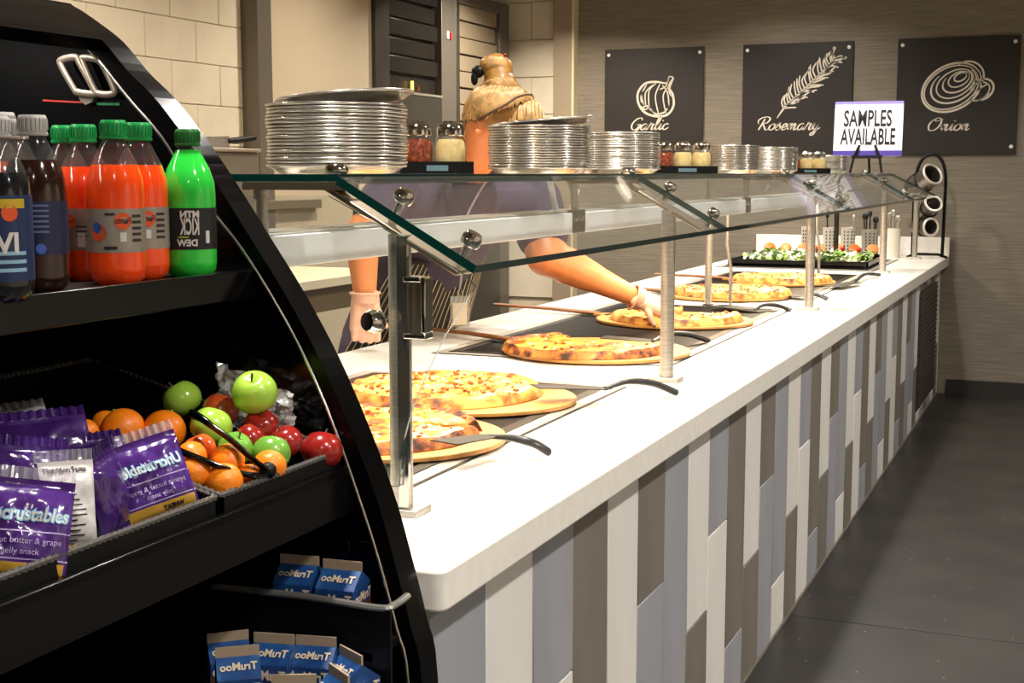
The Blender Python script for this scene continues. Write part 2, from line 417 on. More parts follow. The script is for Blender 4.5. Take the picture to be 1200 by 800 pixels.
def knob(c, ax, r=.017, h=.022, parent=None, name='standoff'):
    Mx = V((0, 0, 1)).rotation_difference(V(ax)).to_matrix().to_4x4()
    m = MB().lathe([(.007, -.012), (.007, 0), (r*.9, 0), (r, .004), (r, h*.6), (r*.75, h), (.0001, h)], 20, c, Mx)
    return m.build(name, M_chrome, parent)
def gz(x): return dn.z+(lo.z-dn.z)*(x-dn.x)/(lo.x-dn.x)
PX = -1.02
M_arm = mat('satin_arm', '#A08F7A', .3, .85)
for ri, ry in enumerate(ROWS):
    p = MB().lathe([(.019, 0), (.019, 0.004), (.019, gz(PX)-.03-CT)], 20, (PX, ry, CT)).build('post', M_steel, G)
    MB().box((PX-.045, ry-.03, CT), (PX+.04, ry+.03, CT+.012)).build('base_plate', M_steel, p, bevel=.002)
    # flat arm under the sloped glass
    a0 = dn-sl*.05-sn*.03; a1 = lo-sl*.035-sn*.03
    m = MB(); h = sn*.010
    prof = [a0, a1, a1+h, a0+h]
    m.prism([(q.x, ry-.015, q.z) for q in prof], (0, .085, 0)); arm = m.build('glass_arm', M_arm, G, bevel=.003)
    for t in (.30, .80):
        c = dn+(lo-dn)*t+sn*.014; c.y = ry+.028; knob(c, sn, parent=arm)
        d_ = c-sn*.030; MB().tube([(d_.x, ry+.028, d_.z), (c.x, ry+.028, c.z)], .007, 10).build('spacer', M_chrome, arm)
    c = V((SX0-.03, ry, SZ)); knob(c, (0, 0, 1), .02, .016, arm, 'shelf_clamp')
    MB().box((SX0-.20, ry-.02, SZ-.026), (SX0+.0, ry+.02, SZ-.0125)).build('shelf_bracket', M_arm, arm)
    # hanger tube from shelf to light bar
    h_ = MB().lathe([(.016, -.03), (.016, 0)], 16, (-1.30, ry+.03, SZ-.0125)).tube([(-1.30, ry+.03, 1.40), (-1.30, ry+.03, SZ-.02)], .011, 12).build('hanger', M_steel, G)
# nearest post: flat chrome bar, clamp bracket, end glass clamps
MB().box((PX+.004, 1.966, CT+.01), (PX+.022, 1.974, 1.40)).build('post_bar', M_chrome, G)
br = MB()
br.box((PX+.02, 1.955, 1.235), (PX+.060, 1.985, 1.245)).box((PX+.052, 1.955, 1.245), (PX+.060, 1.985, 1.335)).box((PX+.02, 1.955, 1.327), (PX+.052, 1.985, 1.336))
MB().box((PX+.02, 1.980, 1.245), (PX+.052, 1.986, 1.327)).build('clamp_reflection', M_arm, G)  # tan plate drawn in for the brown reflection inside the bracket
br.build('clamp_bracket', M_chrome, G, bevel=.002)
for zz in (1.262, 1.012):
    knob(V((PX-.020, 1.948, zz)), V((-.35, -1, .1)), .02, .026, G, 'end_clamp')
ep = [(SX1, SZ-.035), (SX0-.03, SZ-.035), (GX-.03, GZ+.0), (GX-.005, GZ-.022)]
ep += [(q.x, q.y) for q in spline([(GX-.06, GZ-.105), (PX+.045, GZ-.2), (PX+.018, GZ-.28), (PX+.008, CT+.05)], 5)] + [(SX1, CT+.05)]
slab('end_glass', [(x, 1.962, z) for x, z in ep], (0, -1, 0), .006, G)
# extra far posts and rear posts
for (x, yy, zt) in ((-1.0, 9.35, 1.345),):
    p = MB().lathe([(.0165, 0), (.0165, zt-CT)], 16, (x, yy, CT)).build('post', M_steel, G)
    MB().box((x-.045, yy-.03, CT), (x+.04, yy+.03, CT+.012)).build('base_plate', M_steel, p, bevel=.002)
for (x, yy) in ((-1.452, 5.69), (-1.44, 8.9)):
    p = MB().lathe([(.015, 0), (.015, SZ-.0125-CT)], 16, (x, yy, CT)).build('rear_post', M_steel_dark if yy > 8 else M_steel, G)
    MB().box((x-.02, yy-.02, CT), (x+.02, yy+.02, CT+.006)).build('base_plate', M_steel_dark, p)
for (x, yy) in ((-1.335, 5.655), (-1.32, 7.67)):
    MB().tube([(x-.012, yy, CT), (x-.012, yy, CT+.16), (x-.03, yy, CT+.26), (x-.03, yy, CT+.40)], .0075, 8).build('wire_support', M_steel, G)
# light bars hung under the shelf: a white-faced warming lamp in each bay
LB = -1.30
M_face = mat('white_lamp_face', '#F1F1F4', .35)
M_lamp = glow_mat('warm_lamp_tube', (1, .78, .5), 6)
for i, (a, b) in enumerate(((2.02, 3.545), (3.66, 5.65), (5.76, 7.90))):
    t = tag(MB().box((LB-.10, a, 1.385), (LB+.0, b, 1.398)).build('lamp_housing', M_steel, G, bevel=.004), 'steel topped lamp bar with white front face')
    MB().box((LB+.0, a, 1.335), (LB+.012, b, 1.392)).build('lamp_face', M_face, t, bevel=.002)
    MB().box((LB-.10, a, 1.335), (LB-.09, b, 1.385)).build('lamp_back', M_steel, t)
    MB().tube([(LB-.045, a+.05, 1.366), (LB-.045, b-.05, 1.366)], .010, 10).build('lamp_tube', M_lamp, t)
    area('warming_lamp', (LB-.045, (a+b)/2, 1.345), .07, 10*(b-a)/1.6, (1, .82, .58), sy=b-a-.1)
    if i: 
        t2 = MB().box((LB-.01, a-.11, 1.335), (LB+.010, a-.005, 1.40)).build('lamp_bracket', M_arm, G, bevel=.002)
        for dy in (.03, .08): knob(V((LB+.010, a-.11+dy, 1.375)), (1, 0, 0), .006, .004, t2, 'screw')
# shelf brackets behind the first joint
for yy in (3.50, 3.63):
    MB().tube([(LB-.02, yy, 1.402), (LB-.02, yy-.02*(1 if yy < 3.55 else -1), 1.43), (LB-.02, yy+.05*(1 if yy < 3.55 else -1)*-1, SZ-.0125)], .009, 8, flat=.5).build('shelf_strut', M_whiteplastic, G)
# ------------------------------------------------------------------ black open display cooler
PY = 1.655
OUT = [(53, 1), (72, 5), (101, 24), (131, 48), (160, 83), (192, 115), (227, 160), (258, 205), (300, 272), (345, 345), (385, 420), (420, 500), (450, 580), (470, 650), (490, 730), (503, 800)]
INN = [(45, 10), (75, 22), (101, 41), (128, 69), (165, 115), (203, 159), (231, 203), (266, 250), (298, 291), (335, 350), (370, 415), (402, 490), (432, 575), (456, 650), (477, 730), (491, 800)]
def prof(px): return [V((p.x, 0, p.z)) for p in (at(u, v, y=PY) for u, v in px)]
po = [V((-1.62, 0, 1.760))]+prof(OUT); pi_ = [V((-1.62, 0, 1.745))]+prof(INN)
po.append(V((-.80, 0, .45))); pi_.append(V((-.818, 0, .45))); po.append(V((-.80, 0, .05))); pi_.append(V((-.818, 0, .05)))
po = spline(po, 4); pi_ = spline(pi_, 4)
CL = thing('display_cooler', (-1.2, 1.1, 0), 'tall black open-front display cooler holding bottles, fruit and snacks', 'cooler')
M_cool = mat('cooler_black', '#060607', .24, spec=.15)
M_coolmat = mat('cooler_inner_black', '#09090A', .4, spec=.25)
YB = .45
pp = [(p.x, PY, p.z) for p in pi_]+[(-1.62, PY, .05)]
pan = MB().prism(pp, (0, .012, 0)).build('end_panel', mat('end_panel_gloss', '#070708', .08, spec=.4), CL, smooth=30)
m = MB(); k = len(po)
for i in range(k-1):
    a, b, c, d = po[i], po[i+1], pi_[i+1], pi_[i]
    m.prism([(a.x, PY-.022, a.z), (b.x, PY-.022, b.z), (c.x, PY-.022, c.z), (d.x, PY-.022, d.z)], (0, .05, 0), cap=True)
m.build('end_trim', mat('trim_black', '#050506', .22, spec=.14), CL, smooth=30)
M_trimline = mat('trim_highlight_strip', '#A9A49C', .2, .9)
MB().tube([(q.x-.004, PY-.024, q.z-.001) for q in pi_[8:]], .0022, 6).build('trim_highlight', M_trimline, pan)  # pale line along the trim edge, a highlight built in
# canopy over the top, running back along the case
cp = [q for q in po if q.z > 1.685]
m = MB()
for i in range(len(cp)-1):
    a, b = cp[i], cp[i+1]; a2, b2 = a+V((-.006, 0, -.02)), b+V((-.012, 0, -.016))
    m.prism([(a.x, YB, a.z), (b.x, YB, b.z), (b2.x, YB, b2.z), (a2.x, YB, a2.z)], (0, PY-.022-YB, 0))
m.build('canopy', M_cool, CL, smooth=30)
MB().box((-1.66, YB, .05), (-1.62, PY+.028, 1.76)).build('back_panel', M_coolmat, CL)
pn = [(p.x, YB-.03, p.z) for p in po]+[(-1.62, YB-.03, .05)]
MB().prism(pn, (0, .03, 0)).build('end_panel', M_cool, CL, smooth=30)
lp = at(36, 12, y=1.62)
M_strip = glow_mat('cooler_light_tube', (1, .93, .82), 9)
MB().tube([(lp.x, YB+.05, lp.z), (lp.x, 1.60, lp.z)], .006, 10).build('light_tube', M_strip, CL)
area('cooler_lamp', (lp.x+.012, 1.05, lp.z-.012), .03, 6.5, (1, .93, .82), sy=1.1, rot=(0, math.radians(25), 0))
DZ = 1.361; DX = -1.075
sd = MB().box((-1.62, YB, DZ-.012), (DX, PY-.001, DZ)).build('shelf', M_coolmat, CL)
MB().box((DX, YB, DZ-.035), (DX+.008, PY-.001, DZ+.006)).build('shelf_lip', M_black, sd, bevel=.002)
LX, LZ = -.92, 1.118
sd = MB().prism([(LX-.006, YB, LZ-.075), (-1.62, YB, LZ+.06), (-1.62, YB, LZ+.045), (LX-.006, YB, LZ-.09)], (0, PY-.001-YB, 0)).build('shelf', M_coolmat, CL)
MB().prism([(LX, YB, LZ-.03), (-.913, YB, 1.035), (-.925, YB, 1.035), (LX-.012, YB, LZ-.03)], (0, PY-.001-YB, 0)).build('front_panel', M_cool, CL)
MB().box((LX-.012, YB, LZ-.045), (LX, PY-.001, LZ-.02)).build('shelf_lip', M_black, sd, bevel=.002)
# milk tray and bottom deck
TZ = .865
sd = MB().box((-1.62, 1.553, TZ-.012), (-.845, PY-.001, TZ)).build('shelf', M_coolmat, CL)
a, b = at(250, 687, y=1.555), at(458, 714, y=1.555)
rail = spline([(a.x, 1.555, a.z), ((a.x+b.x)/2, 1.555, b.z+.002), (b.x-.02, 1.555, b.z), (b.x-.002, 1.57, b.z+.002), (b.x+.002, 1.60, b.z+.006)], 6)
MB().tube(rail, .006, 8, flat=.8).build('tray_rail', mat('grey_rail', '#8E8B86', .3, .6), sd)
MB().box((a.x-.3, 1.553, TZ-.05), (b.x, 1.558, a.z)).build('tray_front', M_coolmat, sd)
MB().box((-1.62, YB, .778), (-.83, PY-.001, .79)).build('shelf', M_coolmat, CL)
MB().prism([(-.822, YB, .05), (-.815, YB, .80), (-.83, YB, .80), (-.84, YB, .05)], (0, PY-.001-YB, 0)).build('front_panel', M_cool, CL)
MB().box((-1.62, YB, .0), (-.82, PY+.025, .06)).build('base', M_blackmat, CL)
# loop latch on the end panel, its reflection built as a second loop
M_latch = mat('dull_latch_metal', '#9A8F82', .4, .6)
def loop(q):
    c = [at(u, v, y=PY-.018) for u, v in q]; return spline(c, 6, closed=True)
lt = MB().tube(loop([(72, 70), (88, 67), (93, 74), (110, 106), (108, 110), (91, 108), (86, 103), (71, 76)]), .0052, 8, closed=True, flat=.5, up=(0, 1, 0)).build('latch_loop', M_latch, CL)
lt2 = MB().tube(loop([(96, 68), (111, 69), (120, 76), (133, 104), (131, 110), (117, 110), (110, 104), (97, 74)]), .0052, 8, closed=True, flat=.5, up=(0, 1, 0)).build('latch_loop', M_latch, CL)
MB().tube([at(93, 69, y=PY-.014), at(112, 110, y=PY-.014)], .003, 8).build('latch_pin', M_chrome, lt)
q = [at(u, v, y=PY-.012) for u, v in ((90, 109), (111, 111), (108, 119), (100, 123), (94, 118))]
MB().prism(q, (0, .010, 0)).build('latch_tab', M_latch, lt)
q = [at(u, v, y=PY-.003) for u, v in ((113, 120), (140, 120.5), (140, 123.5), (113, 123))]
MB().prism(q, (0, .002, 0)).build('green_reflection', mat('green_reflection', '#3FA36A', .5), pan)  # green reflection on the panel drawn as a thin strip
q = [at(u, v, y=PY-.003) for u, v in ((50, 116.5), (96, 119), (96, 121), (50, 118.5))]
MB().prism(q, (0, .002, 0)).build('red_reflection', mat('red_reflection', '#A02A26', .5), pan)  # red reflection on the panel drawn as a thin strip

# ------------------------------------------------------------------ bottles on the top shelf; reflected ones built solid
M_clear = clear_mat('clear_bottle_plastic', (.9, .92, .92), haze=.04, dcol=(.5, .5, .5), rough=.08, boost=.04)
M_capg = mat('green_cap', '#129A4B', .35); M_capw = mat('grey_white_cap', '#B9B6B2', .4)
M_fl = mat('orange_soda', '#FF4E14', .12, coat=.6, sss=.2); M_fg = mat('green_soda', '#2ED043', .12, coat=.6, sss=.2)
M_fb = mat('dark_brown_tea', '#2A120C', .12, coat=.6); M_fd = mat('dark_clear_drink', '#15181C', .12, coat=.6)
M_or2 = mat('orange_juice_drink', '#B4481E', .15, coat=.5)
M_lsil = mat('silver_label', '#A99E90', .35, .35, var=.15, scale=14); M_ldark = mat('black_label', '#191B1E', .35)
M_lblue = mat('navy_label', '#1B2140', .4); M_ink = mat('label_ink_dark', '#2A2422', .6); M_inkw = mat('label_ink_white', '#DAD6CE', .6)
M_inko = mat('label_orange', '#E2551F', .5); M_inkb = mat('label_blue', '#2B55A8', .5)
BW = .0355
def wrapfn(rad, z0, ang, flip=1):
    """letter plane -> around a bottle; ang is the facing angle"""
    return lambda x, y: V((rad*math.cos(ang+flip*x/rad), rad*math.sin(ang+flip*x/rad), z0+y))
def bottle(u, v, x, h, m_liq, m_lab, m_cap, label, fill=.74, lab=(.22, .46), kind=None, r=BW, contour=0, grp='drink bottles on the top cooler shelf'):
    b = at(u, v, x=x); t = thing('drink_bottle', (b.x, b.y, DZ), label, 'bottle', grp)
    H = h
    P_ = [(.0001, .004), (r*.7, 0), (r*.95, .008), (r, .02), (r*(1-.05*contour), H*.2), (r*(1-.03*contour), H*.48), (r, H*.56), (r*.97, H*.64), (r*.8, H*.735), (r*.55, H*.82), (r*.40, H*.875), (r*.39, H*.92)]
    n = [q for q in P_ if q[1] <= H*fill]; zz = H*fill
    for i in range(len(P_)-1):
        if P_[i][1] <= zz < P_[i+1][1]:
            f = (zz-P_[i][1])/(P_[i+1][1]-P_[i][1]); rr = P_[i][0]+f*(P_[i+1][0]-P_[i][0])
    MB().lathe(n+[(rr, zz), (.0001, zz)], 28).build('filled_body', m_liq, t, world=False, smooth=50)
    nk = [(rr, zz)]+[q for q in P_ if q[1] > zz]
    MB().lathe(nk+[(r*.36, H*.925)], 28).build('neck', M_clear, t, world=False, smooth=60)
    c = MB(); rc = r*.46
    prof_ = [(rc*.98, H*.905), (rc, H*.912), (rc, H*.985), (rc*.9, H), (.0001, H)]
    c.lathe(prof_, 28)
    cap_ = c.build('cap', m_cap, t, world=False, smooth=30)
    rb = MB()
    for i in range(22):
        a = 2*PI*i/22; Mz = Matrix.Rotation(a, 4, 'Z'); rb.box((rc-.0005, -.0011, H*.918), (rc+.0009, .0011, H*.98), Mz)
    rb.build('cap_ribs', m_cap, cap_, world=False)
    MB().lathe([(r*.47, H*.885), (r*.49, H*.89), (r*.49, H*.9), (r*.46, H*.903)], 24).build('cap_ring', m_cap, t, world=False)
    if m_lab:
        z0, z1 = H*lab[0], H*lab[1]; rl = r*1.012
        lb = MB().lathe([(rl, z0), (rl, z1)], 32); lb.f = lb.f[:-2]; lb.m = lb.m[:-2]
        lb = lb.build('label_wrap', m_lab, t, world=False, smooth=60)
        fa = math.atan2(-b.y, -b.x); zc = (z0+z1)/2; hh = z1-z0; rr_ = rl+.0006
        W = lambda z, da=0, flip=1: wrapfn(rr_, z, fa+da, flip)
        def patch(name, x0, x1, y0, y1, m, da=0):
            f = W(0, da); g = MB().grid(lambda s, q: f(x0+(x1-x0)*s, y0+(y1-y0)*q), 6, 1); return g.build(name, m, lb, world=False)
        def disc(name, cx, cz, rad, m, e=0):
            f = wrapfn(rr_+e, 0, fa); g = MB(); g.v = [f(cx+rad*math.cos(2*PI*i/20), cz+rad*math.sin(2*PI*i/20)) for i in range(20)]; g.face(range(20)); return g.build(name, m, lb, world=False)
        if kind == 'orange':
            disc('logo_disc', .008, zc+hh*.22, .0105, M_inko)
            text('logo_text', 'Fanta', .0105, W(zc+hh*.22+.0004, .008/rr_, -1), M_ink, lb, bold=.0003, world=False)
            disc('fruit_mark', -.024, zc-.002, .011, M_inko); disc('blue_mark', -.026, zc+.004, .0065, M_inkb, .0004)
            for i in range(5): patch('print_line', .020, .034, zc+hh*.30-i*.0075, zc+hh*.30-i*.0075+.0035, M_ink)
            patch('print_line', -.016, .0, z0+.004, z0+.008, M_ink); patch('print_line', -.014, -.002, z1-.008, z1-.005, M_ink)
            patch('print_block', .004, .012, zc-hh*.25, zc-.002, M_inkw)
        if kind == 'barcode':
            patch('barcode_block', -.012, -.002, zc-hh*.42, zc-hh*.08, M_inkw); disc('logo_disc', -.022, zc+hh*.2, .009, M_inko)
            text('print_text', 'Fanta', .007, W(zc+hh*.2, -.022/rr_, -1), M_ink, lb, world=False)
            for i in range(3): patch('print_line', -.014, .004, zc+hh*.05-i*.006, zc+hh*.05-i*.006+.002, M_ink)
        if kind == 'green':
            text('logo_text', 'KICK', .030, W(zc+.002, .0, -1), M_inkw, lb, bold=.0009, world=False, width=.026)
            text('print_text', 'MTN', .012, W(zc+.019, -.002, -1), M_inkw, lb, bold=.0006, world=False)
            text('print_text', 'DEW', .012, W(zc-.019, -.1, -1), M_inkw, lb, bold=.0005, world=False)
            patch('yellow_line', -.016, -.002, zc-.012, zc-.010, mat('lime_ink', '#A5B52A', .5))
            patch('barcode_block', .022, .028, zc-hh*.35, zc-hh*.05, M_inkw)
        if kind == 'navy':
            for i in range(6): patch('print_line', -.012, .014, zc+hh*.4-i*.006, zc+hh*.4-i*.006+.0025, mat('blue_print', '#5B688F', .5))
            disc('round_mark', .004, z0+hh*.12, .006, mat('blue_mark', '#4660B4', .5))
        if kind == 'sport':
            patch('yellow_band', -.02, .03, z1-.014, z1-.004, mat('label_yellow', '#C9A728', .5)); disc('fruit_mark', .012, z1-.019, .009, M_inko)
            text('print_text', 'VI', .03, W(zc-.006, .25), M_inkw, lb, bold=.001, world=False)
            for i in range(3): patch('print_line', -.01, .03, z0+.01+i*.009, z0+.014+i*.009, mat('pale_blue_ink', '#8FB7CC', .5))
    return t
bottle(139, 333, -1.125, .205, M_fl, M_lsil, M_capg, 'orange soda bottle with green cap, frontmost of the orange ones', .73, (.20, .465), 'orange')
bottle(168, 327, -1.150, .205, M_fl, M_lsil, M_capg, 'orange soda bottle just behind the frontmost, next to the green one', .73, (.20, .465), 'orange')
bottle(104, 333, -1.205, .202, M_fl, M_lsil, M_capg, 'orange soda bottle half hidden, left of the frontmost orange one', .73, (.20, .465), 'barcode')
bottle(82, 333, -1.255, .202, M_or2, M_lsil, M_capg, 'dark orange soda bottle with green cap, rearmost of the orange ones', .7, (.20, .465), 'barcode')
bottle(224, 318, -1.118, .198, M_fg, M_ldark, mat('green_cap2', '#1C6E2C', .4), 'bright green soda bottle with black label beside the cooler edge', .86, (.19, .47), 'green')
bottle(46, 338, -1.130, .206, M_fb, M_lblue, M_capw, 'dark tea bottle with grey cap and navy label', .75, (.22, .52), 'navy')
bottle(24, 336, -1.205, .204, M_or2, M_lblue, M_capw, 'amber drink bottle tucked behind the dark tea bottle', .75, (.22, .5), 'navy')
bottle(2, 348, -1.085, .200, M_fd, mat('blue_sport_label', '#1D2F55', .4), M_capw, 'dark sports drink bottle with blue and yellow label at the left edge', .7, (.12, .58), 'sport')
bottle(10, 325, -1.26, .215, M_fd, None, M_capw, 'clear bottle standing behind the sports drink', .6)

# ------------------------------------------------------------------ wire-edged baskets; the fruit one is a reflection built solid
def basket(name, y0, y1, label):
    t = thing(name, (LX-.2, (y0+y1)/2, LZ-.05), label, 'basket', 'black baskets on the middle cooler shelf')
    XB = -1.36; zf, zb = LZ-.060, LZ+.045
    m = MB()
    fz = lambda x: zf+(zb-zf)*(LX-.01-x)/(LX-.01-XB)
    fx = LX-.012
    m.prism([(fx, y0, zf), (XB, y0, zb), (XB, y0, zb-.004), (fx, y0, zf-.004)], (0, y1-y0, 0)); m.build('floor_panel', M_blackmat, t)
    MB().box((fx-.004, y0, zf), (fx, y1, LZ)).build('front_wall', M_blackmat, t)
    for yy in (y0, y1-.004):
        MB().prism([(fx, yy, zf), (XB, yy, zb), (XB, yy, zb+.06), (fx, yy, LZ)], (0, .004, 0)).build('side_wall', M_blackmat, t)
    MB().box((XB-.004, y0, zb), (XB, y1, zb+.06)).build('back_wall', M_blackmat, t)
    # rope-like rim
    loop_ = [(fx-.002, y0, LZ), (fx-.002, y1, LZ), (XB, y1, zb+.06), (XB, y0, zb+.06)]
    pts = []; rs = []
    for i in range(4):
        a = V(loop_[i]); b = V(loop_[(i+1) % 4]); n = max(8, int((b-a).length/.0045))
        for j in range(n): pts.append(a.lerp(b, j/n)); rs.append(.0028 if len(pts) % 2 else .0048)
    MB().tube(pts, rs, 6, closed=True).build('rope_rim', mat('rim_gloss', '#77746F', .22, .6), t, smooth=0)
    return t
basket('fruit_basket', 1.345, 1.632, 'black rope-rimmed basket of apples and oranges')
basket('snack_basket', .90, 1.335, 'black rope-rimmed basket of purple wrapped sandwiches')

# ------------------------------------------------------------------ fruit reflected in the end panel, built as solid pieces
M_ag = ramp_mat('green_apple_skin', [(0, '#7FB82E'), (.5, '#A3CC48'), (1, '#C6DA6E')], 9, .22, .02, coat=.4)
M_ag2 = ramp_mat('deep_green_skin', [(0, '#4E8A2C'), (.5, '#6DA63B'), (1, '#93B552')], 9, .25, .02, coat=.4)
M_ar = ramp_mat('red_apple_skin', [(0, '#6E1210'), (.5, '#96201A'), (1, '#C0512E')], 10, .2, .02, coat=.4)
M_ao = ramp_mat('blush_apple_skin', [(0, '#C23A1C'), (.5, '#DB5B28'), (1, '#E89A45')], 8, .22, .02, coat=.4, stretch=(1, 1, .4))
M_org = mat('orange_peel', '#FF8A14', .38, var=.12, scale=6, bump=.12, bscale=220, coat=.2)
M_stem = mat('fruit_stem', '#4B3A22', .7)
FR = [('apple', 213, 467, -1.15, 23, M_ag, 'green apple at the back left of the fruit heap'),
      ('apple', 298, 459, -1.02, 27, M_ag, 'big green apple on top of the fruit heap'),
      ('apple', 259, 480, -1.09, 22, M_ao, 'orange-red apple between the two top green apples'),
      ('apple', 248, 499, -1.05, 25, M_ag, 'green apple under the upper arm of the tongs'),
      ('apple', 306, 498, -1.01, 21, M_ar, 'dark red apple directly under the big green apple'),
      ('apple', 294, 513, -1.00, 18, M_ar, 'small dark red apple in the middle of the heap'),
      ('apple', 334, 517, -.975, 21, M_ar, 'dark red apple second from the right end'),
      ('apple', 377, 527, -.950, 25, M_ar, 'dark red apple at the right end of the basket'),
      ('apple', 276, 525, -1.00, 21, M_ag2, 'green apple behind the tongs arms'),
      ('apple', 318, 530, -.965, 23, M_ag2, 'dull green apple right of the tongs hinge'),
      ('apple', 234, 525, -1.03, 19, M_ao, 'red apple between the jaws of the tongs'),
      ('orange', 193, 504, -1.10, 25, M_org, 'orange with visible navel left of the tongs'),
      ('orange', 144, 503, -1.14, 26, M_org, 'orange behind the purple sandwich packs'),
      ('orange', 124, 497, -1.18, 17, M_org, 'orange half hidden behind another at the back'),
      ('orange', 99, 507, -1.16, 17, M_org, 'orange farthest left above the sandwich packs'),
      ('orange', 262, 564, -.955, 23, M_org, 'orange lowest in the basket by the front rim'),
      ('orange', 229, 553, -.985, 20, M_org, 'orange at the front left corner of the basket'),
      ('orange', 316, 546, -.950, 20, M_org, 'orange beside the tongs hinge at the front rim'),
      ('orange', 266, 540, -.985, 21, M_org, 'orange between the two tongs arms'),
      ('orange', 225, 534, -1.01, 18, M_org, 'orange under the lower tongs arm'),
      ('orange', 292, 558, -.955, 15, M_org, 'small orange peeping out under the tongs')]
for (kd, u, v, x, rp, m, lab) in FR:
    c = at(u, v, x=x); dep = (c-V((0, 0, CAM_Z))).dot(FW); r = rp*dep/FPX
    t = thing(kd, c-V((0, 0, r)), lab, kd, 'reflected fruit built solid in the basket')
    ang = (RD.uniform(-.6, .6), RD.uniform(-.6, .6), RD.uniform(0, 6)); Rm = Euler(ang).to_matrix().to_4x4()
    b = MB()
    if kd == 'apple':
        pr = []
        for i in range(15):
            a = PI*i/14; rr = r*math.sin(a)*(1+.06*math.cos(a)); z = -r*.93*math.cos(a)
            z -= r*.28*math.exp(-(rr/(r*.33))**2) * (1 if z > 0 else -.5); pr.append((max(rr, .0001), z))
        b.lathe(pr, 22, (0, 0, r), Rm); b.build('skin', m, t, world=False, smooth=80)
        p0 = Rm @ V((0, 0, r*.62)); p1 = Rm @ V((r*.12, 0, r*1.05))
        MB().tube([p0+V((0, 0, r)), p1+V((0, 0, r))], r*.05, 6).build('stem', M_stem, t, world=False)
    else:
        b.ball((0, 0, r), (r, r, r*.95), 22, Rm); b.build('peel', m, t, world=False, smooth=80)
        p0 = Rm @ V((0, 0, r*.93)); MB().ball(p0+V((0, 0, r)), r*.09, 8).build('navel', mat('navel', '#8C9A3A', .6), t, world=False)
# black tongs lying across the fruit
tg = thing('serving_tongs', at(313, 553, x=-.94), 'black plastic serving tongs lying open across the fruit', 'tongs')
hz = at(314, 551, x=-.935)
for pts in ([(313, 551, -.935), (296, 538, -.945), (270, 515, -.975), (248, 499, -1.00), (236, 490, -1.015), (225, 485, -1.03)],
            [(313, 556, -.935), (290, 556, -.94), (262, 548, -.95), (235, 538, -.975), (208, 527, -1.01)]):
    q = spline([at(u, v, x=x) for u, v, x in pts], 5)
    MB().tube(q, [.0085*(1.0 if i < len(q)*.6 else 1.15) for i in range(len(q))], 8, flat=.45).build('arm', M_black, tg)
MB().ball(hz, .011, 12).build('hinge', M_blackmat, tg)

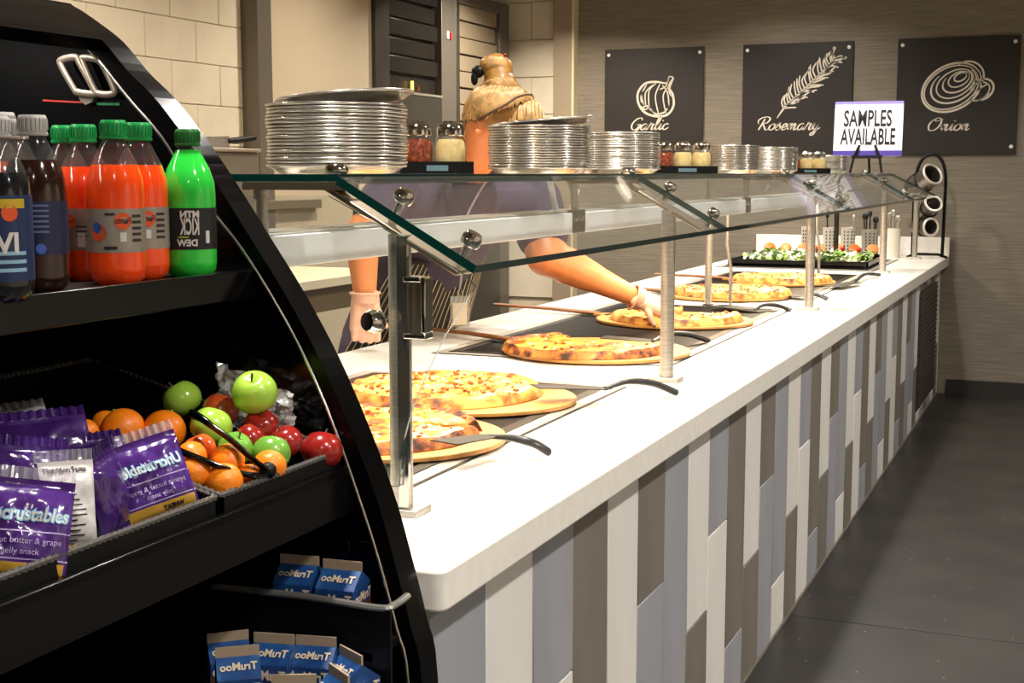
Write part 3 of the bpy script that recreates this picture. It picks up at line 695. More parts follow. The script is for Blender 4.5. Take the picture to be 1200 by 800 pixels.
# ------------------------------------------------------------------ wrapped sandwiches; the reversed one is a reflection built solid
M_pur = ramp_mat('purple_wrapper', [(0, '#2E1450'), (.45, '#45216F'), (.62, '#5F3A92'), (1, '#B9A6D6')], 14, .18, .35, coat=.7)
M_purd = ramp_mat('dark_purple_wrapper', [(0, '#22103A'), (.5, '#3A1C60'), (1, '#7B62A6')], 14, .18, .35, coat=.7)
M_back = mat('white_nutrition_panel', '#D9D4D2', .3, coat=.4)
M_film = clear_mat('clear_film', (.86, .85, .88), haze=.25, dcol=(.8, .78, .84), rough=.12, boost=.15)
M_gold = mat('gold_print', '#C79A3A', .45); M_lil = mat('lilac_ink', '#B8A7D8', .5); M_sky = mat('sky_ink', '#7CC0EA', .45)
def pack(u, v, x, w, h, roll, yaw, tilt, kind, label, mirror=False, parent=None):
    c = at(u, v, x=x)
    Rm = (Matrix.Rotation(math.radians(yaw), 3, 'Z') @ Matrix.Rotation(math.radians(90-tilt), 3, 'X') @ Matrix.Rotation(math.radians(roll), 3, 'Z'))
    Ux, Uy, Un = Rm @ V((1, 0, 0)), Rm @ V((0, 1, 0)), Rm @ V((0, 0, 1))
    t = thing('wrapped_sandwich', c-V((0, 0, h*.45)), label, 'sandwich', 'wrapped sandwiches in the snack basket')
    sd = RD.uniform(0, 50)
    def bul(a, b):
        p = max(0, 1-abs(2*a/w)**3)*max(0, 1-abs(2*b/(h*.84))**3)
        return .013*p**.6 + (.0030*noise.noise(V((a*45+sd, b*45, sd)))+.0018*noise.noise(V((a*120+sd, b*120, sd))))*(.35+p)
    def surf(s, e=0): return lambda a, b: c+Ux*a+Uy*b+Un*(s*(bul(a, b)+e))
    f = surf(1); g = surf(-1)
    main = {'front': M_pur, 'dark': M_purd, 'back': M_back, 'film': M_film}[kind]
    m = MB().grid(lambda i, j: f((i-.5)*w, (j-.5)*h), 26, 26).grid(lambda i, j: g((.5-i)*w, (j-.5)*h), 12, 12)
    m.build('wrapper', main, t, smooth=60)
    # crimped seals top and bottom
    for sgn in (-1, 1):
        z0 = sgn*h*.5; m = MB().grid(lambda i, j: c+Ux*((i-.5)*w)+Uy*(z0+sgn*j*.012)+Un*(.0022*math.sin(i*60)), 40, 2)
        m.build('seal', M_film if kind != 'dark' else M_purd, t, smooth=0)
    e = surf(1, .0012); fl = -1 if mirror else 1
    def patch(name, a0, a1, b0, b1, mt, ee=.0008):
        q = surf(1, ee); return MB().grid(lambda i, j: q(a0+(a1-a0)*i, b0+(b1-b0)*j), 14, 8).build(name, mt, t)
    if kind == 'front':
        patch('bread_window', -w*.46, w*.46, -h*.46, -h*.30, M_gold)
        patch('white_line', -w*.5, w*.5, -h*.015, -h*.002, M_lil); patch('white_line', -w*.5, w*.5, -h*.275, -h*.262, M_lil)
        q = surf(1, .0016); 
        text('logo_text', 'Uncrustables', w*.20, lambda a, b: q(fl*a, b+h*.15), M_sky, t, bold=w*.012, width=w*.9, shear=.15)
        q3 = surf(1, .0022)
        text('logo_text', 'Uncrustables', w*.20, lambda a, b: q3(fl*a, b+h*.15), M_inkw, t, bold=w*.002, width=w*.87, shear=.15)
        text('flavour_text', 'peanut butter & grape', w*.09, lambda a, b: q(fl*a, b-h*.10), M_lil, t, width=w*.8)
        text('flavour_text', 'jelly snack', w*.09, lambda a, b: q(fl*a, b-h*.20), M_lil, t)
        text('weight_text', 'WHEAT', w*.08, lambda a, b: q(fl*a+w*.15, b-h*.37), M_ink, t, bold=.0004)
    if kind == 'back':
        patch('purple_edge', -w*.5, -w*.42, -h*.45, h*.5, M_pur); q = surf(1, .0016)
        text('heading_text', 'Nutrition Facts', w*.12, lambda a, b: q(a, b+h*.40), M_ink, t, bold=.0003, width=w*.7)
        text('heading_text', '600', w*.15, lambda a, b: q(a-w*.18, b+h*.24), M_ink, t, bold=.0004)
        for i in range(10): patch('print_line', -w*.3, w*.3-RD.random()*w*.2, h*.12-i*h*.055, h*.135-i*h*.055, M_ink, .0012)
        patch('bread_window', -w*.3, w*.45, -h*.48, -h*.42, M_gold)
    return t
pack(25, 622, -.965, .095, .105, -12, 52, 18, 'front', 'purple wrapped sandwich at the left front of the basket')
pack(76, 594, -.985, .066, .098, -4, 62, 12, 'back', 'sandwich turned to show its white nutrition panel')
pack(128, 580, -1.005, .070, .10, 8, 100, 8, 'dark', 'dark purple sandwich pack seen edge-on between its neighbours')
pack(178, 562, -.995, .088, .100, 14, 48, 20, 'front', 'reflected purple wrapped sandwich at the right end, built solid with reversed lettering', True)
pack(30, 565, -1.03, .085, .085, -10, 50, 35, 'dark', 'purple sandwich pack behind the left front one')
pack(112, 545, -1.06, .080, .07, 4, 50, 45, 'dark', 'purple sandwich pack leaning behind the edge-on one')
pack(50, 520, -1.12, .11, .07, 2, 50, 40, 'dark', 'crumpled purple pack at the back left of the basket')
pack(10, 505, -1.20, .10, .06, 5, 50, 45, 'film', 'clear wrapped pack farthest back at the left edge')
# loose clear bag behind the fruit
cc = at(352, 462, x=-1.06)
def bagf(i, j):
    a = (i-.5)*.14; b = (j-.5)*.085
    p = V((cc.x, 1.615, cc.z))+V((.9, .0, -.28))*a+V((0, .03, .99))*b
    return p+V((0, 1, 0))*(.016*noise.noise(V((i*7, j*6, 2)))+.010*noise.noise(V((i*19, j*15, 5))))
tag(MB().grid(bagf, 26, 18).build('plastic_bag', clear_mat('bag_film', (.75, .74, .72), haze=.42, dcol=(.9, .88, .85), rough=.15, boost=.12), smooth=0), 'crumpled clear plastic bag behind the big green apple', 'bag')  # diffuse veil paints in the bag's white glints

# ------------------------------------------------------------------ milk cartons reflected in the end panel, built solid
M_mb = ramp_mat('blue_carton', [(0, '#0F2246'), (.45, '#1B3E75'), (.6, '#25528C'), (1, '#78A6CC')], 26, .35, .05)
M_mt = mat('tan_carton_top', '#A38F78', .5); M_mbr = mat('brown_carton_panel', '#4A2D1E', .45); M_mtx = mat('carton_lettering', '#D8C8AE', .5)
def carton(u, v, y, label, rz, lean=0, s=.056, h=.085, zb=None, mirror=True):
    p = at(u, v, y=y); zb = p.z if zb is None else zb
    t = thing('milk_carton', (p.x, p.y, zb), label, 'carton', 'reflected blue chocolate milk cartons built solid in the cooler', rz=math.radians(rz)); t.rotation_euler.x = math.radians(lean)
    k = s/2; MB().box((-k, -k, 0), (k, k, h)).build('body', M_mb, t, world=False, bevel=.001)
    m = MB(); n = len(m.v); m.v = [V((-k, -k, h)), V((k, -k, h)), V((k, k, h)), V((-k, k, h)), V((-k, 0, h+.022)), V((k, 0, h+.022))]
    m.face((0, 1, 5, 4)); m.face((2, 3, 4, 5)); m.face((1, 2, 5)); m.face((3, 0, 4)); m.build('gable', M_mb, t, world=False, smooth=0)
    MB().box((-k, -.0015, h+.020), (k, .0015, h+.034)).build('top_seal', M_mt, t, world=False)
    MB().box((-k-.0006, -k-.0006, h*.52), (k+.0006, k+.0006, h*.66)).build('brown_band', M_mbr, t, world=False)
    f = -1 if mirror else 1
    for sx, fn in ((0, lambda a, b: V((f*a, -k-.0014, b+h*.8))), (1, lambda a, b: V((k+.0014, f*a, b+h*.8)))):
        text('logo_text', 'TruMoo', .018, fn, M_mtx, t, bold=.0006, world=False, width=s*.9)
    text('logo_text', 'TruMoo', .016, lambda a, b: V((f*a, -k*.52+b*.78-.0009, h+.011+b*.6+.0009)), M_mtx, t, bold=.0005, world=False, width=s*.85)
    return t
for (u, v, y, lab, rz, lean) in ((352, 700, 1.608, 'milk carton at the left of the upper tray', 8, 0), (402, 700, 1.608, 'milk carton at the right of the upper tray', 5, 0),):
    carton(u, v, y, lab, rz, lean, zb=TZ+.005, h=.066, s=.058)
for (u, v, y, lab, rz, lean) in ((322, 742, 1.50, 'milk carton showing most lettering on the lower deck', 12, 0), (371, 745, 1.53, 'milk carton right of the most visible one on the lower deck', 12, 0),
        (279, 757, 1.44, 'milk carton tilted at the left of the lower deck', 38, 0), (268, 740, 1.52, 'milk carton farthest left on the lower deck', 42, 0),
        (398, 784, 1.45, 'milk carton near the lower right front', -35, 0), (412, 768, 1.53, 'milk carton farthest right on the lower deck', -30, 0), (345, 790, 1.42, 'milk carton in front of the lettered one', 25, 0)):
    zt = at(u, v, y=y).z; carton(u, v+40, y, lab, rz, lean, zb=.791, h=max(.05, zt-.034-.791))
# ------------------------------------------------------------------ pans stacked on the glass shelf
M_pan = mat('aluminium_pan', '#F2ECE2', .20, .90, var=.12, scale=10)
PR = .134
def pan_mesh():
    bead = [(PR-.0026+.0026*math.cos(t), .0150+.0026*math.sin(t)) for t in [-1.9+.48*i for i in range(9)]]
    o = MB().lathe([(.0001, .0), (PR*.80, 0), (PR*.83, .002), (PR*.955, .0125)]+bead+[(PR*.945, .0140), (PR*.82, .0045), (PR*.79, .0025), (.0001, .0025)], 40)
    return o
pan0 = pan_mesh().build('pizza_pan', M_pan, None, world=False, smooth=80); pan0.location = (0, 0, 0)
first = [True]
def pan(loc, lab, grp, rot=(0, 0, 0)):
    o = pan0 if first[0] else pan0.copy()
    if not first[0]: COL.objects.link(o)
    first[0] = False
    o.location = loc; o.rotation_euler = rot; return tag(o, lab, 'pan', grp)
SX = -1.315; PITCH = .0066
def stack(u, n, name, top=None, x=SX, odd=()):
    c = at(u, 203, x=x); c = V((x, c.y, SZ+.0006)); grp = 'pans in the stack '+name
    for i in range(n):
        j = RD.uniform(0, 6.28); a = .0016
        dx, dy = a*math.cos(j), a*math.sin(j)
        if i in odd: dx -= .003; dy -= .0015
        od = ['lowest', 'second', 'third', 'fourth', 'fifth', 'sixth', 'seventh', 'eighth', 'ninth', 'tenth', 'eleventh', 'twelfth', 'thirteenth', 'fourteenth', 'fifteenth', 'sixteenth', 'seventeenth', 'eighteenth']
        pan((c.x+dx, c.y+dy, c.z+i*PITCH), 'aluminium pan, '+od[i]+(' in' if i == 0 else ' from the bottom of')+' the stack '+name, grp, (0, 0, j))
    if top:
        R_, lift, off, lab = top
        pan((c.x+off[0], c.y+off[1], c.z+n*PITCH+lift), lab, grp, R_)
stack(396, 18, 'nearest the cooler, tallest of all', (Euler((math.radians(-1), math.radians(-4.5), .3)), .011, (.012, .010), 'tilted aluminium pan on top of the tallest stack'), odd=(13,))
stack(632, 17, 'right of the worker\'s head', (Euler((math.radians(1), math.radians(-4.5), .3)), .010, (.014, .008), 'tilted aluminium pan on top of the stack by the worker\'s head'))
stack(722, 17, 'left of the middle shaker set')
stack(850, 15, 'right of the middle shaker set', odd=(4,))
stack(899, 16, 'left of the farthest shaker set')
stack(966, 13, 'just left of the samples sign')

# ------------------------------------------------------------------ shakers in black caddies
M_jar = clear_mat('jar_glass', (.95, .95, .94), rough=.03, boost=.05)
M_flake = ramp_mat('red_pepper_flakes', [(0, '#2A0803'), (.45, '#7A2408'), (.6, '#A5481A'), (.75, '#D08A3A'), (1, '#E0B060')], 130, .6, .4)
M_parm = ramp_mat('grated_cheese', [(0, '#D9B56A'), (.5, '#F0D794'), (1, '#F7E8B8')], 60, .7, .3)
def jar(loc, m, lab, grp):
    t = thing('shaker_jar', loc, lab, 'shaker', grp); t.scale = (1.16, 1.16, 1.16)
    g = MB(); n = 24; pr = [(.001, .001), (.024, 0), (.028, .006), (.0295, .03), (.028, .055), (.024, .066), (.0225, .07)]
    b0 = 0
    for (rr, z) in pr:
        for j in range(n):
            a = 2*PI*j/n+z*9; k = rr*(1+.035*math.cos(8*(a)-z*60)) if rr > .01 else rr; g.v.append(V((k*math.cos(a), k*math.sin(a), z)))
    for i in range(len(pr)-1):
        for j in range(n): g.face((i*n+j, i*n+(j+1) % n, (i+1)*n+(j+1) % n, (i+1)*n+j))
    g.build('glass_body', M_jar, t, world=False, smooth=70)
    MB().lathe([(.001, .002), (.0225, .0015), (.0262, .006), (.0275, .03), (.0262, .053), (.022, .060), (.0001, .061)], 20).build('contents', m, t, world=False, smooth=60)
    ld = MB().lathe([(.0250, .066), (.0258, .067), (.0258, .080), (.025, .083), (.022, .088), (.012, .093), (.0001, .094)], 24).build('lid', M_chrome, t, world=False, smooth=30)
    h = MB()
    for i in range(6): a = i*PI/3; h.lathe([(.0022, 0), (.0001, .0004)], 8, (.011*math.cos(a), .011*math.sin(a), .0935))
    h.build('lid_holes', M_blackmat, ld, world=False)
    return t
def caddy(u, rz, which, jars, x=-1.30):
    c = at(u, 203, x=x); c = V((x, c.y, SZ+.0006)); grp = 'shaker caddies on the glass shelf'
    t = thing('shaker_caddy', c, 'small black caddy holding shakers '+which, 'caddy', grp, rz=rz)
    w_ = .034*len(jars)/(1 if len(jars) < 3 else 1.0)+.004; w_ = .078 if len(jars) == 2 else .115
    MB().box((-w_, -.038, 0), (w_, .038, .004)).build('floor', M_blackmat, t, world=False)
    for s_ in (-1, 1): MB().box((-w_, s_*.038-.002, .0), (w_, s_*.038+.002, .026)).build('side', M_blackmat, t, world=False)
    for s_ in (-1, 1): MB().box((s_*w_-.002, -.038, .0), (s_*w_+.002, .038, .026)).build('end', M_blackmat, t, world=False)
    MB().box((-w_*.7, .040, .008), (w_*.1, .0408, .018)).build('sticker', mat('teal_sticker', '#5F7E88', .5), t, world=False)
    MB().box((-w_*.3, -.0408, .006), (w_*.3, -.0404, .018)).build('sticker', mat('teal_sticker', '#5F7E88', .5), t, world=False)
    for i, (kd, lab) in enumerate(jars):
        dx = (i-(len(jars)-1)/2)*.072; q = Matrix.Rotation(rz, 3, 'Z') @ V((dx, 0, .0045))
        jar(c+q, M_flake if kd == 'f' else M_parm, lab, 'glass shakers on the guard shelf')
caddy(509, math.radians(35), 'beside the tallest pan stack', [('f', 'red pepper flake shaker beside the tallest pan stack'), ('c', 'grated cheese shaker left of the worker\'s head')])
caddy(800, math.radians(40), 'in the middle of the shelf', [('f', 'red pepper flake shaker in the middle of the shelf'), ('c', 'grated cheese shaker in the middle of the shelf'), ('c', 'grated cheese shaker at the right of the middle caddy')])
caddy(945, math.radians(40), 'near the samples sign', [('f', 'red pepper flake shaker nearest the samples sign'), ('c', 'left grated cheese shaker nearest the samples sign'), ('c', 'right grated cheese shaker nearest the samples sign')])

# ------------------------------------------------------------------ boards and pizzas
PT = CT+.0055
M_wood = mat('pale_wood_board', '#D89A50', .5, var=.2, scale=5, stretch=(1, 8, 1), coat=.1)
M_handle = mat('wood_handle', '#8A5526', .5, var=.25, scale=6, stretch=(1, 8, 1))
def board(cx, cy, r, ang, hl, lab, stretch=1.0):
    t = thing('wooden_peel', (cx, cy, PT), lab, 'peel', 'wooden pizza peels on the hot plates', rz=ang)
    pts = [(r*stretch*math.cos(2*PI*i/48), r*math.sin(2*PI*i/48), 0) for i in range(48)]
    MB().prism(pts, (0, 0, .010)).build('paddle', M_wood, t, world=False, bevel=.002)
    MB().prism([(r*stretch*.9, -.05, .001), (r*stretch+.05, -.022, .001), (r*stretch+.05, .022, .001), (r*stretch*.9, .05, .001)], (0, 0, .009)).build('neck', M_wood, t, world=False)
    MB().tube([(r*stretch+.03, 0, .008), (r*stretch+hl*.5, 0, .014), (r*stretch+hl, 0, .014)], [.016, .013, .012], 10, flat=.55).build('handle', M_handle, t, world=False)
    return t
def cheese_mat(name, stops, sc=26): return ramp_mat(name, stops, sc, .38, .5, coat=.15, detail=7)
M_ch1 = cheese_mat('melted_cheese', [(0, '#F2C766'), (.42, '#FADB8A'), (.52, '#F2B54A'), (.60, '#D67C22'), (.70, '#98430F'), (1, '#5E2107')])
M_ch2 = cheese_mat('browned_cheese', [(0, '#F6D488'), (.40, '#F2BE5C'), (.52, '#E09234'), (.62, '#B85F1A'), (1, '#5E2708')], 22)
M_ch3 = cheese_mat('red_green_topping', [(0, '#5C6B2A'), (.36, '#B9A14A'), (.45, '#F6DB8B'), (.55, '#F3B657'), (.62, '#D4562A'), (1, '#A32A12')], 30)
M_cr1 = ramp_mat('golden_crust', [(0, '#F0C878'), (.45, '#E2A54F'), (.58, '#B86A22'), (.68, '#5A2A0E'), (1, '#2A1208')], 24, .55, .5, detail=6)
M_cr2 = ramp_mat('charred_crust', [(0, '#E2A956'), (.38, '#C97F30'), (.52, '#8A4415'), (.62, '#3A1A0A'), (1, '#1A0C06')], 30, .55, .6, detail=6)
M_bit = [mat('brown_topping_bit', '#B4581E', .5, var=.4, scale=60), mat('pale_topping_bit', '#FBE7B4', .45), mat('green_topping_bit', '#6A7D2B', .5), mat('red_topping_bit', '#C23B1C', .4)]
def pizza(cx, cy, z, r, a0, a1, mch, mcr, lab, bits, seed, nb=70, sq=1.0):
    t = thing('pizza', (cx, cy, z), lab, 'pizza', 'pizzas on wooden peels'); rr = random.Random(seed)
    A0, A1 = math.radians(a0), math.radians(a1); full = abs(a1-a0) >= 359
    nr, na = 16, 60
    def edge(a): return r*(1+.025*noise.noise(V((math.cos(a)*2.2, math.sin(a)*2.2, seed))))
    def top(i, j):
        a = A0+(A1-A0)*j; q = .02+.98*i; rad = edge(a)*q
        x, y = rad*math.cos(a), rad*math.sin(a)*sq
        rim = .012*math.exp(-((q-.94)/.045)**2)*(1+.5*noise.noise(V((a*5, 1, seed)))); fall = 1 if q < .90 else math.sqrt(max(0, 1-((q-.90)/.10)**2))
        h = (.013+rim+.0025*noise.noise(V((x*30, y*30, seed))))*fall+.002
        return (x, y, h)
    g = MB().grid(top, nr*2, na)
    def bot(i, j):
        a = A0+(A1-A0)*j; rad = edge(a)*(.02+.98*i); return (rad*math.cos(a), rad*math.sin(a)*sq, .0005)
    g.grid(lambda i, j: bot(1-i, j), 2, na)
    if not full:
        for jj in (0, 1): g.grid(lambda i, j, jj=jj: V(bot(i, jj)).lerp(V(top(i, jj)), j if jj else 1-j), nr, 2)
    g.grid(lambda i, j: V(bot(1, j)).lerp(V(top(1, j)), 1-i), 1, na)
    g.build('crust', mcr, t, world=False, smooth=60)
    def chs(i, j):
        a = A0+(A1-A0)*j; q = .02+.90*i; e = edge(a)*(1+.03*noise.noise(V((a*4, 7, seed)))); rad = e*q
        x, y = rad*math.cos(a), rad*math.sin(a)*sq
        h = .0190+.0085*noise.noise(V((x*22, y*22, seed+3)))+.005*noise.noise(V((x*60, y*60, seed)))
        if i > .95: h -= .008
        return (x, y, h)
    g = MB().grid(chs, 26, 80)
    if not full:
        for jj in (0, 1): g.grid(lambda i, j, jj=jj: V((chs(i, jj)[0], chs(i, jj)[1], .006)).lerp(V(chs(i, jj)), j), 26, 1)
    g.build('cheese_layer', mch, t, world=False, smooth=70)
    for k, (mi, frac, nm) in enumerate(bits):
        b = MB()
        for _ in range(int(nb*frac*1.0)):
            a = rr.uniform(A0+.06, A1-.06); q = math.sqrt(rr.uniform(.02, .76)); rad = r*q; x, y = rad*math.cos(a), rad*math.sin(a)*sq
            s_ = rr.uniform(.004, .009)
            Mr = Euler((rr.uniform(-.4, .4), rr.uniform(-.4, .4), rr.uniform(0, 6))).to_matrix()
            b.ball((x, y, .0225+rr.uniform(0, .005)), (s_, s_*rr.uniform(.5, .9), s_*.45), 7, Mr)
        o = b.build(nm, M_bit[mi], t, world=False, smooth=60); o['kind'] = 'stuff'
    return t
ZB = PT+.0105
def bctr(u, v): p = at(u, v, z=ZB); return p.x, p.y
hang = math.radians(168)
board(-1.36, 2.515, .262, math.radians(175), .34, 'wooden peel under the nearest pizza, partly hidden by the cooler', 1.10)
pizza(-1.375, 2.515, ZB, .245, 25, 372, M_ch1, M_cr2, 'cheese pizza nearest the cooler with a slice removed', [(0, .55, 'browned_bits'), (1, .45, 'cheese_lumps')], 3, 90)
board(-1.395, 3.045, .258, math.radians(175), .34, 'wooden peel under the second pizza with browned bits', 1.12)
pizza(-1.445, 3.05, ZB, .246, 0, 360, M_ch1, M_cr1, 'whole cheese pizza with browned bits, second from the cooler', [(0, .6, 'browned_bits'), (1, .5, 'cheese_lumps')], 5, 120)
board(-1.385, 4.03, .285, math.radians(160), .52, 'wooden peel showing bare wood where half the pizza is gone', 1.05)
pizza(-1.41, 4.00, ZB, .262, 128, 372, M_ch2, M_cr2, 'half-eaten pizza with a charred crust, third from the cooler', [(0, .3, 'browned_bits'), (1, .3, 'cheese_lumps')], 8, 60)
board(-1.40, 4.98, .275, math.radians(165), .56, 'wooden peel under the worker\'s reaching hand', 1.1)
pizza(-1.385, 4.96, ZB, .25, 100, 400, M_ch2, M_cr1, 'cheese pizza beneath the worker\'s gloved hand', [(1, .4, 'cheese_lumps'), (0, .3, 'browned_bits')], 12, 60)
board(-1.47, 6.12, .285, math.radians(170), .45, 'wooden peel under the pizza with red and green topping')
pizza(-1.45, 6.12, ZB, .27, 0, 360, M_ch3, M_cr1, 'pizza with red and green topping beyond the middle post', [(3, .5, 'red_bits'), (2, .5, 'green_bits'), (1, .2, 'cheese_lumps')], 15, 110)
board(-1.40, 6.99, .27, math.radians(170), .45, 'wooden peel under the farthest pizza')
pizza(-1.40, 6.99, ZB, .255, 0, 360, M_ch2, M_cr1, 'farthest pizza, pale cheese with green specks', [(2, .35, 'green_bits'), (1, .5, 'cheese_lumps'), (0, .2, 'browned_bits')], 18, 100)

# ------------------------------------------------------------------ serving spatulas
M_blade = mat('spatula_blade', '#2B2825', .55, 0, spec=.25); M_grip = mat('spatula_grip', '#201E1C', .35)
def spatula(pts, lab, bw=.036, grip=M_grip, blade=M_blade, name='serving_spatula'):
    q = [at(u, v, z=z) for u, v, z in pts]; base = V((q[-1].x, q[-1].y, CT))
    t = thing(name, base, lab, 'spatula', 'serving spatulas on the pizzas')
    d = (q[1]-q[0]).normalized(); s_ = d.cross(V((0, 0, 1))).normalized(); n = s_.cross(d)
    a, b = q[0], q[1]
    out = [a-s_*bw*.95, b-s_*bw*.75, b-s_*.012+d*.035, b+s_*.012+d*.035, b+s_*bw*.75, a+s_*bw*.95]
    MB().prism(out, n*.002).build('blade', blade, t)
    hp = spline([b+d*.02]+q[2:], 6)
    MB().tube(hp, [.0085+.0060*min(1, i/len(hp)*2) for i in range(len(hp))], 10, flat=.6).build('handle', grip, t)
    return t
spatula([(520, 519, .992), (566, 512, .986), (600, 513, .984), (625, 519, .975), (642, 529, .955)], 'black handled spatula at the nearest pizza')
spatula([(626, 453, .992), (700, 455, .980), (735, 447, .985), (765, 449, .978), (793, 460, .952)], 'black handled spatula at the second pizza')
spatula([(706, 395, .982), (758, 399, .976), (785, 391, .982), (808, 392, .975), (830, 399, .952)], 'dark spatula lying on the half-eaten pizza board', .042)
spatula([(838, 358, .955), (880, 362, .955), (895, 357, .968), (912, 358, .962), (926, 363, .947)], 'dark spatula on the plate behind the reaching hand', .06)
spatula([(918, 345, .957), (940, 347, .957), (950, 344, .965), (960, 346, .960), (969, 350, .947)], 'dark spatula at the pizza with red and green topping', .05)
spatula([(975, 336, .955), (1000, 331, .957), (1012, 322, .965), (1022, 321, .962), (1030, 322, .952)], 'dark spatula at the farthest pizza', .05)

# ------------------------------------------------------------------ salad tray
TXC, TYC = -1.56, 8.62; TWX, TWY = .84, .80
st = thing('salad_tray', (TXC, TYC, CT+.005), 'black tray of mixed green salad at the far end of the counter', 'tray')
m = MB().prism(rrect(-TWX/2, -TWY/2, TWX/2, TWY/2, 0, .03), (0, 0, .012)); m.build('tray_base', M_blackmat, st, world=False)
for a, b in (((-TWX/2, -TWY/2), (TWX/2, -TWY/2+.015)), ((-TWX/2, TWY/2-.015), (TWX/2, TWY/2)), ((-TWX/2, -TWY/2), (-TWX/2+.015, TWY/2)), ((TWX/2-.015, -TWY/2), (TWX/2, TWY/2))):
    MB().box((*a, .0), (*b, .038)).build('tray_rim', M_black, st, world=False, bevel=.004)
M_let = [mat('lettuce_pale', '#DCE3B4', .5, var=.2, scale=30), mat('lettuce_green', '#8FB24A', .5, var=.3, scale=30), mat('lettuce_dark', '#4F7A2C', .5, var=.3, scale=30), mat('onion_white', '#F1EBDD', .4)]
lv = MB(); rs = random.Random(4)
for i in range(520):
    x, y = rs.uniform(-TWX/2+.05, TWX/2-.05), rs.uniform(-TWY/2+.05, TWY/2-.05); z = .03+.03*rs.random()
    Mr = Euler((rs.uniform(-.9, .9), rs.uniform(-.9, .9), rs.uniform(0, 6))).to_matrix(); lv.cur = rs.choice([0, 0, 1, 1, 2, 3]); k = rs.uniform(.016, .034)
    n = len(lv.v)
    for a, b in ((-1, -.6), (-.3, -.75), (.5, -.55), (1, 0), (.4, .6), (-.4, .7)): lv.v.append(V((x, y, z))+Mr @ V((a*k, b*k, .25*k*math.sin(a*4+b*3))))
    lv.v.append(V((x, y, z+.3*k)))
    for j in range(6): lv.face((n+j, n+(j+1) % 6, n+6))
tag(lv.build('mixed_leaves', M_let, st, world=False, smooth=0), 'chopped lettuce and onion', kind='stuff')
M_cit = mat('orange_slice', '#F59A2E', .4, var=.2, scale=30); M_tom = mat('cherry_tomato', '#CF2A1C', .2, coat=.4)
places = ['at the left of the tray', 'second from the left on the tray', 'third from the left on the tray', 'in the middle of the tray', 'right of the middle on the tray', 'second from the right on the tray', 'at the right of the tray']
for i in range(7):
    x = -TWX/2+.10+i*.11; y = TWY/2-.05-.03*(i % 2)
    Mr = Euler((1.0, rs.uniform(-.3, .3), rs.uniform(-.5, .5))).to_matrix().to_4x4()
    t = thing('orange_slice', (TXC+x, TYC+y, CT+.043), 'orange citrus slice along the back edge, '+places[i], 'orange slice', 'citrus slices on the salad')
    MB().lathe([(.0001, -.008), (.036, -.008), (.036, .008), (.0001, .008)], 18, (0, 0, .03), Mr).build('flesh', M_cit, t, world=False)
    MB().lathe([(.036, -.009), (.0385, -.008), (.0385, .008), (.036, .009)], 18, (0, 0, .03), Mr).build('rind', mat('slice_rind', '#E8791A', .4), t, world=False)
for i, (x, y, w_) in enumerate(((.02, .2, 'at the middle back of the salad'), (.17, .24, 'right of the middle on the salad'), (.29, .12, 'at the right of the salad'))):
    tag(MB().ball((TXC+x, TYC+y, CT+.085), .016, 12).build('cherry_tomato', M_tom), 'red cherry tomato '+w_, 'tomato', 'tomatoes on the salad')
# ------------------------------------------------------------------ kitchen equipment
M_oven = mat('dark_oven_steel', '#4A4641', .38, .5, var=.15, scale=4); M_ovenlt = mat('grey_oven_frame', '#6A645C', .4, .4)
OX = -4.0
ov = thing('oven_cabinet', (OX-.3, 8.55, 0), 'tall dark steel holding cabinet with two slatted openings', 'cabinet')
MB().box((OX-.55, 7.5, 0), (OX-.06, 9.6, 2.74)).build('body', M_oven, ov)
def frame_piece(y0, y1, z0, z1, m=M_ovenlt, d=0): MB().box((OX-.06, y0, z0), (OX+d, y1, z1)).build('frame', m, ov, bevel=.003)
frame_piece(7.50, 7.68, 0, 2.74, M_oven); frame_piece(8.43, 8.66, 0, 2.74); frame_piece(8.66, 8.72, 0, 2.74, M_oven); frame_piece(9.42, 9.6, 0, 2.74)
frame_piece(7.68, 8.43, 2.70, 2.74); frame_piece(8.72, 9.42, 2.66, 2.74)
M_slatd = mat('dark_slat', '#26231F', .35, .4); M_slatl = mat('light_slat', '#A3947E', .42, .4)
for i in range(6):
    z = 2.02+i*.115
    MB().box((OX-.055, 7.69, z), (OX-.045+.02*(i % 2), 8.42, z+.10)).build('slat', M_slatd, ov, bevel=.004)
for i in range(8):
    z = 1.75+i*.115
    MB().box((OX-.05, 8.73, z), (OX-.03+.012*(i % 2), 9.41, z+.105)).build('slat', M_slatl, ov, bevel=.004)
for (y0, y1, zt) in ((7.72, 8.40, 2.0), (8.74, 9.40, 1.74)):
    d = MB().box((OX-.03, y0, .2), (OX+.012, y1, zt)).build('door', M_oven, ov, bevel=.004)
    MB().tube([(OX+.03, y0+.05, .9), (OX+.03, y0+.05, zt-.06)], .011, 10).build('handle', M_steel, d)
    MB().box((OX-.03, y0-.02, zt), (OX+.016, y1, zt+.015)).build('door_top_trim', M_steel, d)
for (yy, z, c) in ((8.56, 2.42, '#C8261C'), (9.50, 2.24, '#A32018')):
    MB().box((OX, yy-.012, z-.02), (OX+.01, yy+.012, z+.02)).build('switch', mat('red_switch_'+c[1:], c, .4), ov)
MB().box((OX, 8.50, 2.40), (OX+.008, 8.53, 2.45)).build('switch_plate', M_whiteplastic, ov)
MB().box((OX-.03, 8.02, 2.02), (OX-.015, 8.035, 2.09)).build('pilot_lamp', glow_mat('pilot_lamp', (1, .65, .1), 2), ov)
MB().box((OX-.03, 8.10, 2.03), (OX-.015, 8.118, 2.06)).build('pilot_lamp', mat('pilot_lamp_off', '#6A3A22', .4), ov)
